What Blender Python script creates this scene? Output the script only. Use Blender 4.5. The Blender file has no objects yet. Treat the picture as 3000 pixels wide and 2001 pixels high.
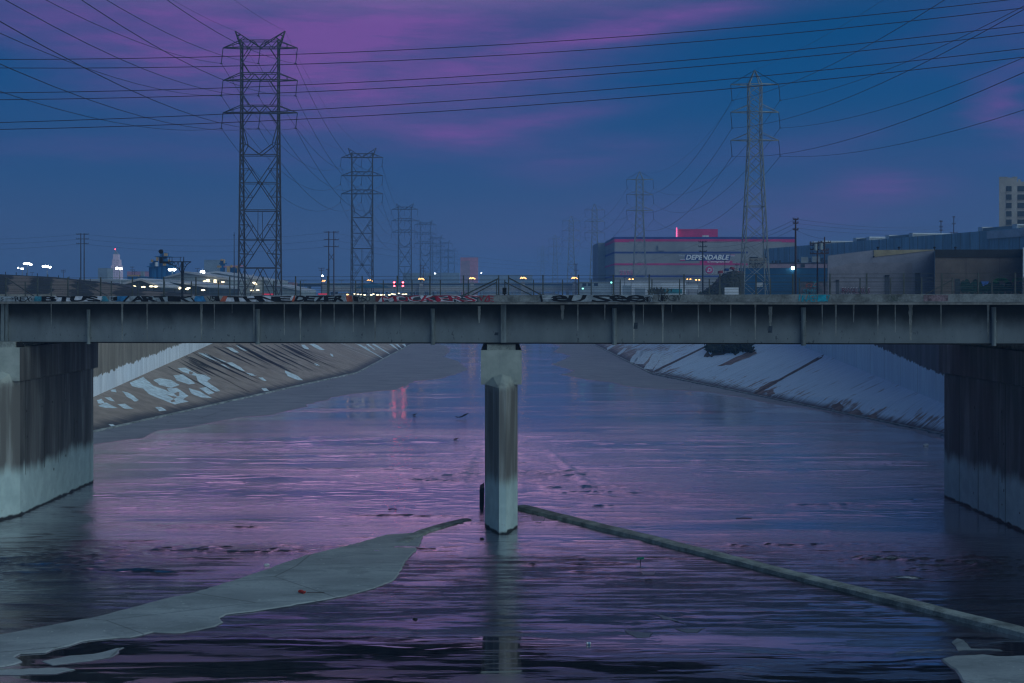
import bpy, math, random
import numpy as np
from mathutils import Vector
from mathutils.bvhtree import BVHTree
R = math.radians
random.seed(7)
C = bpy.context.scene.collection
scene = bpy.context.scene

# ------------------------------------------------------------------ camera
FP, CX, CY, CH = 4167.0, 1467.0, 870.0, 12.4
cd = bpy.data.cameras.new('camera'); cam = bpy.data.objects.new('camera', cd); C.objects.link(cam)
cd.lens = 50.0; cd.sensor_width = 36.0; cd.clip_start = 0.5; cd.clip_end = 20000
cd.shift_x = (1500 - CX) / 3000.0; cd.shift_y = -(1000.5 - CY) / 3000.0
cam.location = (0, 0, CH); cam.rotation_euler = (R(90), 0, 0)
scene.camera = cam
scene.view_settings.view_transform = 'Standard'; scene.view_settings.look = 'None'
scene.view_settings.exposure = -0.16; scene.view_settings.gamma = 1.0
scene.render.film_transparent = False
cy = scene.cycles
cy.use_denoising = True; cy.max_bounces = 6; cy.diffuse_bounces = 2; cy.glossy_bounces = 3
cy.transmission_bounces = 2; cy.volume_bounces = 1; cy.transparent_max_bounces = 4
cy.sample_clamp_indirect = 4.0; cy.filter_width = 1.3

# ------------------------------------------------------------------ node helper
class NT:
    def __init__(s, tree): s.t = tree; s.L = tree.links
    def n(s, typ, **kw):
        nd = s.t.nodes.new(typ)
        for k, v in kw.items(): setattr(nd, k, v)
        return nd
    def lk(s, sock, v):
        if isinstance(v, bpy.types.NodeSocket): s.L.new(v, sock)
        else: sock.default_value = v
    def m(s, op, a, b=0.0, c=0.0, clamp=False):
        nd = s.n('ShaderNodeMath', operation=op, use_clamp=clamp)
        s.lk(nd.inputs[0], a); s.lk(nd.inputs[1], b); s.lk(nd.inputs[2], c)
        return nd.outputs[0]
    def mix(s, f, a, b, blend='MIX'):
        nd = s.n('ShaderNodeMix', data_type='RGBA', blend_type=blend)
        s.lk(nd.inputs[0], f)
        s.lk(nd.inputs[6], a if isinstance(a, bpy.types.NodeSocket) else (*a, 1)[:4])
        s.lk(nd.inputs[7], b if isinstance(b, bpy.types.NodeSocket) else (*b, 1)[:4])
        return nd.outputs[2]
    def ss(s, v, a, b, lo=0.0, hi=1.0):
        nd = s.n('ShaderNodeMapRange', interpolation_type='SMOOTHSTEP')
        s.lk(nd.inputs[0], v); s.lk(nd.inputs[1], a); s.lk(nd.inputs[2], b)
        nd.inputs[3].default_value = lo; nd.inputs[4].default_value = hi
        return nd.outputs[0]
    def sc(s, vec, k):
        nd = s.n('ShaderNodeVectorMath', operation='MULTIPLY')
        s.lk(nd.inputs[0], vec); nd.inputs[1].default_value = k
        return nd.outputs[0]
    def noise(s, vec, scale, detail=3.0, rough=0.55, dist=0.0):
        nd = s.n('ShaderNodeTexNoise')
        s.lk(nd.inputs['Vector'], vec); nd.inputs['Scale'].default_value = scale
        nd.inputs['Detail'].default_value = detail; nd.inputs['Roughness'].default_value = rough
        nd.inputs['Distortion'].default_value = dist
        return nd.outputs[0]
    def xyz(s, vec):
        nd = s.n('ShaderNodeSeparateXYZ'); s.lk(nd.inputs[0], vec); return nd.outputs

# ------------------------------------------------------------------ world: dusk sky with pink cloud
w = bpy.data.worlds.new('World'); scene.world = w; w.use_nodes = True
t = w.node_tree; t.nodes.clear(); N = NT(t)
gen = N.n('ShaderNodeTexCoord').outputs['Generated']
X_, Y_, Z_ = N.xyz(gen)[:3]
az = N.m('ARCTAN2', X_, Y_); el = N.m('ARCSINE', Z_)
wob = N.noise(N.sc(gen, (3.0, 3.0, 14.0)), 1.6, 4.0, 0.55)
wob2 = N.noise(N.sc(gen, (6.0, 6.0, 40.0)), 2.2, 5.0, 0.6)
azd = N.m('ADD', az, N.m('MULTIPLY', N.m('SUBTRACT', wob, 0.5), 0.16))
eld = N.m('ADD', el, N.m('MULTIPLY', N.m('SUBTRACT', wob, 0.5), 0.045))
ramp = N.n('ShaderNodeValToRGB'); cr = ramp.color_ramp
stops = [(0.0, (.062, .104, .236)), (.035, (.048, .097, .235)), (.075, (.018, .086, .240)), (.125, (.000, .078, .240)),
         (.19, (.000, .064, .205)), (.30, (.004, .050, .150)), (.55, (.008, .050, .140)), (1.0, (.010, .050, .130))]
while len(cr.elements) < len(stops): cr.elements.new(0.5)
for e, (p, c) in zip(cr.elements, stops): e.position = p; e.color = (*c, 1)
N.lk(ramp.inputs[0], N.m('DIVIDE', el, 1.2, clamp=True))
col = ramp.outputs[0]
def gauss(px, py, sx, sy, rot=0.0):
    a0 = math.atan((px - CX) / FP); e0 = math.atan((CY - py) / FP * math.cos(a0))
    sa, se = sx / FP, sy / FP
    da = N.m('SUBTRACT', azd, a0); de = N.m('SUBTRACT', eld, e0)
    c, s_ = math.cos(rot), math.sin(rot)
    u = N.m('ADD', N.m('MULTIPLY', da, c / sa), N.m('MULTIPLY', de, s_ / sa))
    v = N.m('ADD', N.m('MULTIPLY', da, -s_ / se), N.m('MULTIPLY', de, c / se))
    return N.m('EXPONENT', N.m('MULTIPLY', N.m('ADD', N.m('MULTIPLY', u, u), N.m('MULTIPLY', v, v)), -1.0))
clouds = [(900, 120, 560, 170, .12, .62), (1150, 300, 520, 120, .1, .50), (1500, 30, 600, 90, .1, .35), (1830, 85, 320, 34, .13, .75), (300, 60, 560, 115, -.1, .48),
          (1330, 405, 230, 40, .05, .45), (1620, 345, 260, 34, .18, .30), (1500, 200, 260, 40, .1, .35), (1150, 60, 260, 60, .3, .40), (2580, 545, 200, 60, .25, .42), (3010, 300, 80, 130, .0, .45), (2440, 410, 260, 50, .15, .18),
          (1750, 460, 300, 60, .1, .22), (2100, 640, 700, 90, .05, .16), (2950, 60, 260, 100, .1, .22), (250, 450, 500, 40, -.05, .12)]
tot = None
for px, py, sx, sy, rot, amp in clouds:
    g = N.m('MULTIPLY', gauss(px, py, sx, sy, rot), amp)
    tot = g if tot is None else N.m('ADD', tot, g)
wob3 = N.noise(N.sc(gen, (9.0, 9.0, 75.0)), 3.0, 5.0, 0.65, 1.0)
det = N.m('MULTIPLY', N.ss(wob2, .30, .70, .66, 1.2), N.ss(wob3, .28, .72, .84, 1.14))
col = N.mix(N.m('MULTIPLY', tot, det, clamp=True), col, (.19, .085, .36))
# brighter rose cloud added above the frame to brighten the mirroring water and the bright end of the sky behind the camera
hi = N.m('MULTIPLY', gauss(950, -760, 1150, 800), N.ss(wob, .3, .65, .75, 1.1))
hi = N.m('MULTIPLY', hi, N.m('MULTIPLY', N.ss(el, .185, .27), N.ss(el, .62, .42)), clamp=True)
col = N.mix(hi, col, (1.12, .66, 1.15))
dotn = N.n('ShaderNodeVectorMath', operation='DOT_PRODUCT')
N.lk(dotn.inputs[0], gen); Ld = Vector((.86, -.52, .30)).normalized(); dotn.inputs[1].default_value = Ld
glow = N.ss(dotn.outputs['Value'], 0.1, 1.0)
col = N.mix(glow, col, (.62, .86, .95))
nish = N.n('ShaderNodeTexSky', sky_type='NISHITA', sun_disc=False)
nish.sun_elevation = R(3); nish.sun_rotation = R(128)
bg = N.n('ShaderNodeBackground'); N.lk(bg.inputs[0], col); bg.inputs[1].default_value = 1.0
bg2 = N.n('ShaderNodeBackground'); N.lk(bg2.inputs[0], nish.outputs[0]); bg2.inputs[1].default_value = 0.0003
ad = N.n('ShaderNodeAddShader'); N.lk(ad.inputs[0], bg.outputs[0]); N.lk(ad.inputs[1], bg2.outputs[0])
out = N.n('ShaderNodeOutputWorld'); N.lk(out.inputs[0], ad.outputs[0])

# ------------------------------------------------------------------ sun (soft last light from behind right)
sd = bpy.data.lights.new('sun', 'SUN'); so = bpy.data.objects.new('sun', sd); C.objects.link(so)
sd.energy = 0.55; sd.angle = R(45); sd.color = (.80, .96, 1.0)
so.rotation_euler = Vector((.86, -.50, .42)).to_track_quat('Z', 'Y').to_euler()
so.location = (60, -60, 60)

# ------------------------------------------------------------------ materials
MATS = {}
def pos_node(N): return N.n('ShaderNodeNewGeometry').outputs['Position']
def mat(name, col, rough=.8, var=.25, scale=.6, stretch=(1, 1, 1), metal=0.0, dark=None, emit=None, es=0.0, bump=0.0, detail=4.0):
    if name in MATS: return MATS[name]
    m = bpy.data.materials.new(name); m.use_nodes = True
    N = NT(m.node_tree); b = m.node_tree.nodes['Principled BSDF']
    if emit:
        b.inputs['Base Color'].default_value = (0, 0, 0, 1)
        b.inputs['Emission Color'].default_value = (*emit, 1); b.inputs['Emission Strength'].default_value = es
        MATS[name] = m; return m
    p = N.sc(pos_node(N), stretch)
    f = N.noise(p, scale, detail, .6)
    f2 = N.noise(p, scale * 9, 3, .6)
    ff = N.m('ADD', N.m('MULTIPLY', f, .7), N.m('MULTIPLY', f2, .3))
    d = dark or tuple(c * (1 - 1.6 * var) if var < .6 else c * .1 for c in col)
    l = tuple(min(1, c * (1 + var)) for c in col)
    c_ = N.mix(N.ss(ff, .32, .68), d, l)
    N.lk(b.inputs['Base Color'], c_)
    b.inputs['Roughness'].default_value = rough; b.inputs['Metallic'].default_value = metal
    b.inputs['Specular IOR Level'].default_value = .3
    if bump:
        bn = N.n('ShaderNodeBump'); bn.inputs['Strength'].default_value = bump; bn.inputs['Distance'].default_value = .05
        N.lk(bn.inputs['Height'], f2); N.lk(b.inputs['Normal'], bn.outputs[0])
    MATS[name] = m; return m

def pier_mat():
    m = bpy.data.materials.new('stained_pier_concrete'); m.use_nodes = True
    N = NT(m.node_tree); b = m.node_tree.nodes['Principled BSDF']
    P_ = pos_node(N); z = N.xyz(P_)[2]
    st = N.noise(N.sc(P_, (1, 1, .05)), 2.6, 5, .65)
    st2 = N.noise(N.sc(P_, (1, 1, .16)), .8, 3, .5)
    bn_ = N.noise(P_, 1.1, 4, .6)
    grime_shade = N.mix(N.ss(st, .30, .70), (.165, .16, .155), (.38, .40, .395))
    grime_shade = N.mix(N.ss(st2, .42, .62), grime_shade, (.15, .145, .14))
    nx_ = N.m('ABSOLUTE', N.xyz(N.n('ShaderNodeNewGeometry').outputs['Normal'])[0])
    shade_drip = N.noise(N.sc(P_, (1, .55, .07)), 1.0, 5, .65)
    grime_shade = N.mix(N.m('MULTIPLY', N.ss(nx_, .975, .99), N.ss(shade_drip, .36, .60, .25, .85)), grime_shade, (.045, .043, .042))  # long sides painted darker for the deck's shade, broken up by drip stains
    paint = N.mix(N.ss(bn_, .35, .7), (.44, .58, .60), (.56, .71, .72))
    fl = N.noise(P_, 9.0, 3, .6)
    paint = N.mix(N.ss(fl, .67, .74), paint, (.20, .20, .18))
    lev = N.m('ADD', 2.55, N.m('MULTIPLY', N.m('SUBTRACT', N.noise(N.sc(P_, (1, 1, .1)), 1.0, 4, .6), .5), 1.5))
    c1 = N.mix(N.ss(N.m('SUBTRACT', z, lev), -.35, .50), paint, grime_shade)
    top = N.mix(N.ss(bn_, .3, .7), (.30, .34, .33), (.42, .46, .44))
    topf = N.m('MULTIPLY', N.ss(nx_, .99, .975), N.ss(N.m('ADD', z, N.m('MULTIPLY', bn_, .8)), 7.7, 8.4))
    c1 = N.mix(topf, c1, top)
    wet = N.ss(N.m('ADD', z, N.m('MULTIPLY', bn_, -.45)), -.16, -.04)
    c1 = N.mix(wet, (.02, .022, .02), c1)
    N.lk(b.inputs['Base Color'], c1); b.inputs['Roughness'].default_value = .75
    bu = N.n('ShaderNodeBump'); bu.inputs['Strength'].default_value = .5; bu.inputs['Distance'].default_value = .04
    N.lk(bu.inputs['Height'], N.m('ADD', st, N.m('MULTIPLY', fl, .4))); N.lk(b.inputs['Normal'], bu.outputs[0])
    return m
def wall_mat(side):
    m = bpy.data.materials.new('painted_channel_wall'); m.use_nodes = True
    N = NT(m.node_tree); b = m.node_tree.nodes['Principled BSDF']
    P_ = pos_node(N); x, y, z = N.xyz(P_)[:3]
    n1 = N.noise(N.sc(P_, (1, 1, .35)), .9, 5, .75)
    base = (4.2, 147.8, .052) if side < 0 else (4.9, 134.7, .083)
    lev = N.m('ADD', base[0], N.m('MULTIPLY', N.m('SUBTRACT', y, base[1]), base[2]))
    lev = N.m('ADD', lev, N.m('MULTIPLY', N.m('SUBTRACT', n1, .5), 1.6))
    n2 = N.noise(N.sc(P_, (1, 1, .15)), 1.2, 4, .6)
    white = N.mix(N.ss(n2, .35, .7), (.64, .68, .76), (.82, .86, .94)) if side < 0 else N.mix(N.ss(n2, .35, .7), (.60, .70, .80), (.70, .82, .90))
    br = N.n('ShaderNodeTexBrick'); N.lk(br.inputs['Vector'], N.n('ShaderNodeTexCoord').outputs['Object'])
    brown = N.mix(N.ss(n2, .3, .75), (.17, .145, .12), (.27, .235, .20)) if side < 0 else N.mix(N.ss(n2, .3, .75), (.09, .085, .085), (.17, .165, .165))
    c = N.mix(N.ss(N.m('SUBTRACT', z, lev), -.05, .05), white, brown)
    seam = N.m('LESS_THAN', N.m('ABSOLUTE', N.m('SUBTRACT', N.m('FRACT', N.m('DIVIDE', y, 6.1)), .5)), .006)
    c = N.mix(N.m('MULTIPLY', seam, .6), c, (.05, .05, .05))
    N.lk(b.inputs['Base Color'], c); b.inputs['Roughness'].default_value = .85
    m.node_tree.nodes.remove(br)
    return m
def slope_mat(side):
    m = bpy.data.materials.new('channel_slope_concrete'); m.use_nodes = True
    N = NT(m.node_tree); b = m.node_tree.nodes['Principled BSDF']
    P_ = pos_node(N); x, y, z = N.xyz(P_)[:3]
    fl = N.sc(P_, (.09, 1, .09))          # stretched down the slope
    s1 = N.noise(fl, .8 if side < 0 else 1.9, 6, .75); s2 = N.noise(fl, .13, 3, .5); g = N.noise(P_, .5, 5, .6)
    if side < 0:
        c = N.mix(N.ss(g, .3, .7), (.25, .195, .165), (.36, .29, .255))
        blk = N.m('MULTIPLY', N.ss(s1, .50, .66), N.ss(N.noise(fl, .045, 2, .5), .42, .56))
        blk = N.m('MULTIPLY', blk, N.m('MULTIPLY', N.ss(y, 168, 182), N.ss(y, 300, 260)))
        blk = N.m('MULTIPLY', blk, N.ss(N.m('SUBTRACT', z, N.m('MULTIPLY', g, 3.0)), -1.2, .8))
        c = N.mix(blk, c, (.03, .03, .035))
        wl = N.m('MULTIPLY', N.ss(N.noise(fl, .55, 4, .6), .61, .63), N.ss(y, 240, 300))
        c = N.mix(wl, c, (.55, .6, .68))
    else:
        white = N.mix(N.ss(s1, .3, .75), (.52, .66, .80), (.68, .80, .92))
        brown = N.mix(N.ss(g, .3, .7), (.26, .19, .17), (.36, .29, .27))
        wear = N.m('ADD', N.m('MULTIPLY', s1, .55), N.m('MULTIPLY', g, .45))
        thr = N.m('ADD', .372, N.m('MULTIPLY', N.ss(N.m('SUBTRACT', z, N.m('MULTIPLY', s2, 1.5)), 0.0, 1.1, .09, 0.0), 1.0))
        thr = N.m('ADD', thr, N.ss(y, 228, 262, 0.0, .10))
        c = N.mix(N.ss(N.m('SUBTRACT', wear, thr), -.02, .025), brown, white)
        c = N.mix(N.m('MULTIPLY', N.ss(N.noise(fl, 1.6, 4, .7), .60, .70), .55), c, (.10, .10, .11))
    c = N.mix(N.ss(N.m('ADD', z, N.m('MULTIPLY', N.m('SUBTRACT', s1, .5), 1.2)), .05, .75), (.045, .05, .06), c)
    N.lk(b.inputs['Base Color'], c); b.inputs['Roughness'].default_value = .8
    bu = N.n('ShaderNodeBump'); bu.inputs['Strength'].default_value = .4; bu.inputs['Distance'].default_value = .1
    N.lk(bu.inputs['Height'], s1); N.lk(b.inputs['Normal'], bu.outputs[0])
    return m
def girder_mat():
    m = bpy.data.materials.new('grey_girder_paint'); m.use_nodes = True
    N = NT(m.node_tree); b = m.node_tree.nodes['Principled BSDF']
    P_ = pos_node(N); z = N.xyz(P_)[2]
    n1 = N.noise(N.sc(P_, (1, 1, .4)), .7, 4, .6)
    c = N.mix(N.ss(n1, .3, .7), (.18, .205, .225), (.25, .285, .31))
    # soot and rust flecks gather near the bottom flange
    fl = N.noise(N.sc(P_, (1, 1, .45)), 7.0, 3, .6)
    fm = N.m('MULTIPLY', N.ss(fl, .63, .70), N.ss(z, 11.2, 10.2))
    c = N.mix(N.m('MULTIPLY', fm, .7), c, (.05, .06, .075))
    vs = N.noise(N.sc(P_, (1, 1, .02)), 3.5, 4, .6)
    c = N.mix(N.m('MULTIPLY', N.ss(vs, .60, .75), .18), c, (.12, .13, .14))
    shade_sootn = N.noise(N.sc(P_, (1, 1, .6)), .9, 4, .6)
    c = N.mix(N.ss(N.m('ADD', z, N.m('MULTIPLY', N.m('SUBTRACT', shade_sootn, .5), .9)), 10.45, 11.7, 0.0, .93), c, (.020, .020, .020))  # parapet overhang shadow painted into the upper web, together with soot
    N.lk(b.inputs['Base Color'], c); b.inputs['Roughness'].default_value = .6; b.inputs['Specular IOR Level'].default_value = .1
    return m
def water_mat():
    m = bpy.data.materials.new('river_water'); m.use_nodes = True
    N = NT(m.node_tree); b = m.node_tree.nodes['Principled BSDF']
    P_ = pos_node(N); x, y, z = N.xyz(P_)[:3]
    big = N.noise(N.sc(P_, (.045, .16, 1)), 1.0, 3, .55, .4)
    streak = N.noise(N.sc(P_, (.12, 1.1, 1)), 1.0, 4, .6, .3)
    fine = N.noise(N.sc(P_, (.8, 2.2, 1)), 3.0, 5, .68, .3)
    mid = N.noise(N.sc(P_, (.5, 1.6, 1)), 1.3, 3, .6, .3)
    def spot(cx, cy_, rx, ry):
        u = N.m('DIVIDE', N.m('SUBTRACT', x, cx), rx); v = N.m('DIVIDE', N.m('SUBTRACT', y, cy_), ry)
        return N.m('EXPONENT', N.m('MULTIPLY', N.m('ADD', N.m('MULTIPLY', u, u), N.m('MULTIPLY', v, v)), -1.0))
    chop = None
    RIPPLES = [(5.6, 92.6, 4, .6), (-9.5, 102.3, 8, .5), (-3.9, 96.6, 2.5, 1), (2.7, 99.4, 2, 2.5), (-13.4, 70.1, 3, .7), (-16.3, 64.3, 1.6, .5), (-16.1, 76.5, 4, .5), (17.7, 67.6, 2.2, .6), (17.8, 62.6, 2.6, .4), (5.1, 84, 1.7, .5),
               (16, 75.3, 1.8, .4), (-6.1, 80.5, 3, .8), (-2.0, 103.5, .45, 5), (4.0, 103.5, .45, 5), (-9, 112, 4, .7), (15, 108, 5, .5)]
    for a in [(3.5, 99, 4.5, 5), (-3, 100, 4, 5), (-12, 70, 9, 3), (0, 118, 4, 12), (14, 70, 6, 3), (21, 66, 7, 4), (-22, 66, 5, 6), (7, 90, 5, 3)] + RIPPLES:
        g = spot(*a); chop = g if chop is None else N.m('ADD', chop, g)
    calm = N.ss(big, .36, .66, .35, 1.15)
    amp = N.m('ADD', N.m('MULTIPLY', calm, .55), N.m('MULTIPLY', chop, .6))
    lowf = N.m('MULTIPLY', N.m('SUBTRACT', mid, .5), .055)
    h = N.m('ADD', N.m('MULTIPLY', N.m('SUBTRACT', fine, .5), .038), lowf)
    h = N.m('MULTIPLY', h, N.m('MULTIPLY', amp, N.m('MULTIPLY', N.ss(y, 50, 62, .22, 1.0), N.ss(y, 125, 155, 1.0, .38))))
    lines = N.noise(N.sc(P_, (.10, .55, 1)), 1.0, 5, .62, .5)
    patch_ = N.ss(N.noise(N.sc(P_, (.02, .06, 1)), 1.0, 3, .6), .47, .62)
    sk = N.m('MULTIPLY', N.ss(lines, .50, .64), N.m('ADD', N.m('MULTIPLY', patch_, .03), N.m('MULTIPLY', chop, .02)))
    h = N.m('ADD', h, sk)
    film = N.m('MULTIPLY', N.ss(N.noise(N.sc(P_, (.22, 1.5, 1)), 1.0, 6, .68, .4), .47, .53), N.m('MULTIPLY', N.m('MULTIPLY', N.ss(y, 74, 66), N.ss(y, 50.5, 53)), N.ss(N.noise(N.sc(P_, (.06, .12, 1)), 1.0, 2, .5), .34, .46)))
    film = N.m('MULTIPLY', film, N.ss(N.m('ADD', N.m('ABSOLUTE', x), N.m('MULTIPLY', y, .62)), 58.5, 54.5))
    grit = N.noise(N.sc(P_, (1, 1.6, 1)), 7.0, 3, .6)
    h = N.m('ADD', h, N.m('MULTIPLY', N.m('MULTIPLY', film, N.m('SUBTRACT', grit, .5)), .05))
    bu = N.n('ShaderNodeBump'); bu.inputs['Strength'].default_value = 1.0; bu.inputs['Distance'].default_value = 1.0
    bot = N.m('MULTIPLY', N.ss(N.m('ADD', y, N.m('MULTIPLY', N.noise(N.sc(P_, (.5, .5, 1)), 1.0, 3, .6), 2.0)), 54.2, 52.6), N.ss(N.noise(N.sc(P_, (.16, 1.1, 1)), 1.0, 6, .66, .6), .455, .50))
    h = N.m('MULTIPLY', h, N.m('SUBTRACT', 1.0, N.m('MULTIPLY', bot, .9)))
    N.lk(bu.inputs['Height'], h); N.lk(b.inputs['Normal'], bu.outputs[0])
    bed = N.mix(N.ss(N.noise(N.sc(P_, (.06, .5, 1)), 1.0, 5, .65), .42, .62), (.010, .012, .015), (.028, .027, .035))
    ripple_tint = N.noise(N.sc(P_, (.10, 1.6, 1)), 1.0, 6, .7, .3)
    ripple_tint2 = N.noise(N.sc(P_, (.9, 5.0, 1)), 1.0, 4, .65)
    far = N.mix(N.ss(N.m('ADD', N.m('MULTIPLY', ripple_tint, .6), N.m('MULTIPLY', ripple_tint2, .4)), .36, .62), (.22, .19, .245), (.36, .29, .35))  # lavender streaks painted in for mirrored sky and ripple lines
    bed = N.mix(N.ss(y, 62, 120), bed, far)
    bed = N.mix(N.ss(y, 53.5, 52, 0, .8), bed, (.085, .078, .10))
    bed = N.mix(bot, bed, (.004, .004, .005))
    N.lk(b.inputs['Base Color'], bed)
    rn = N.noise(N.sc(P_, (.05, .28, 1)), 1.0, 4, .6)
    N.lk(b.inputs['Roughness'], N.m('ADD', N.ss(rn, .35, .65, .03, .09), N.m('MULTIPLY', film, .12)))
    b.inputs['IOR'].default_value = 1.6
    gl = N.n('ShaderNodeBsdfGlossy'); gl.inputs['Color'].default_value = (.93, .90, .95, 1)
    N.lk(gl.inputs['Roughness'], N.m('SUBTRACT', N.m('ADD', N.m('ADD', N.ss(rn, .35, .65, .03, .09), N.m('MULTIPLY', film, .10)), N.ss(y, 53.5, 52, 0, .12)), N.m('MULTIPLY', bot, .17))); N.lk(gl.inputs['Normal'], bu.outputs[0])
    mx = N.n('ShaderNodeMixShader'); N.lk(mx.inputs[0], N.m('SUBTRACT', N.ss(y, 60, 130, .50, .46), N.m('MULTIPLY', film, .46)))
    N.lk(mx.inputs[1], b.outputs[0]); N.lk(mx.inputs[2], gl.outputs[0])
    N.lk(m.node_tree.nodes['Material Output'].inputs['Surface'], mx.outputs[0])
    return m
def dry_mat(ca=(.225, .25, .27), cb=(.35, .385, .41)):
    m = bpy.data.materials.new('dry_bed_concrete'); m.use_nodes = True
    N = NT(m.node_tree); b = m.node_tree.nodes['Principled BSDF']
    P_ = pos_node(N); x, y, z = N.xyz(P_)[:3]
    a = N.noise(N.sc(P_, (.5, 1, 1)), .35, 5, .6); f = N.noise(P_, 6, 4, .6); sp = N.noise(P_, 4.2, 2, .5)
    c = N.mix(N.ss(a, .3, .7), ca, cb)
    c = N.mix(N.m('MULTIPLY', N.ss(f, .4, .8), .25), c, (.12, .14, .14))
    c = N.mix(N.m('MULTIPLY', N.ss(N.noise(N.sc(P_, (.35, .8, 1)), 1.0, 6, .7, .6), .50, .62), .45), c, (.13, .155, .165))
    c = N.mix(N.m('MULTIPLY', N.ss(N.noise(N.sc(P_, (3, 9, 1)), 1.0, 3, .6), .66, .70), .55), c, (.06, .07, .075))
    c = N.mix(N.m('MULTIPLY', N.ss(sp, .70, .73), .6), c, (.6, .65, .66))
    ck = N.n('ShaderNodeTexVoronoi', feature='DISTANCE_TO_EDGE'); N.lk(ck.inputs['Vector'], N.sc(P_, (.11, .16, 1)))
    ck.inputs['Scale'].default_value = 1.0
    c = N.mix(N.ss(ck.outputs[0], .008, .0, 0, .6), c, (.05, .055, .06))
    c = N.mix(N.ss(N.m('ADD', z, N.m('MULTIPLY', a, .012)), .010, .034), (.05, .055, .065), c)
    N.lk(b.inputs['Base Color'], c); N.lk(b.inputs['Roughness'], N.ss(z, .008, .03, .25, .8))
    bu = N.n('ShaderNodeBump'); bu.inputs['Strength'].default_value = .3; bu.inputs['Distance'].default_value = .03
    N.lk(bu.inputs['Height'], f); N.lk(b.inputs['Normal'], bu.outputs[0])
    return m

M_conc = mat('parapet_concrete', (.30, .29, .28), var=.3, scale=.8)
M_asph = mat('asphalt', (.05, .05, .05))
M_dirt = mat('dirt', (.12, .10, .085), var=.4, scale=.4)
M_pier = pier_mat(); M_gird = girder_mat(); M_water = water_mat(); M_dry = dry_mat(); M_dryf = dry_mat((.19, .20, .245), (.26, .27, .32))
M_steelA = mat('weathered_dark_steel', (.055, .048, .05), rough=.6, var=.3, scale=.4)
M_steelB = mat('galvanised_steel', (.22, .24, .25), rough=.5, var=.25, scale=.4, metal=.2)
M_wire = mat('conductor', (.022, .022, .03), rough=.5, var=.1)
M_wireB = mat('heavy_cable', (.035, .015, .03), rough=.5, var=.1)
M_wood = mat('creosote_wood', (.075, .042, .04), var=.35, scale=3, stretch=(1, 1, .1))
M_black = mat('black_paint', (.012, .014, .02), rough=.6, var=.3, scale=4)
M_white = mat('white_spray_paint', (.66, .68, .78), rough=.6, var=.2, scale=4)
M_pale = mat('pale_wash', (.33, .38, .44), rough=.7, var=.3, scale=3)
M_teal = mat('teal_paint', (.05, .25, .36), var=.3, scale=4)
M_blue = mat('sky_blue_paint', (.04, .22, .48), var=.3, scale=4)
M_orange = mat('orange_paint', (.50, .12, .08), var=.3, scale=4)
M_red = mat('red_paint', (.40, .03, .07), var=.3, scale=4)
M_cyan = mat('cyan_paint', (.02, .36, .50), var=.25, scale=4)
M_slate = mat('slate_paint', (.06, .08, .11), var=.3, scale=4)
M_post = mat('fence_steel', (.07, .085, .09), rough=.5, var=.3, scale=2)
M_stain = mat('lime_streak', (.34, .35, .33), var=.35, scale=3, stretch=(1, 1, .3))
M_pipe = mat('grey_pipe', (.20, .235, .25), var=.25, scale=1.5, stretch=(1, 1, .2))
M_bear = mat('bearing_steel', (.01, .01, .011), var=.1)

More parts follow.
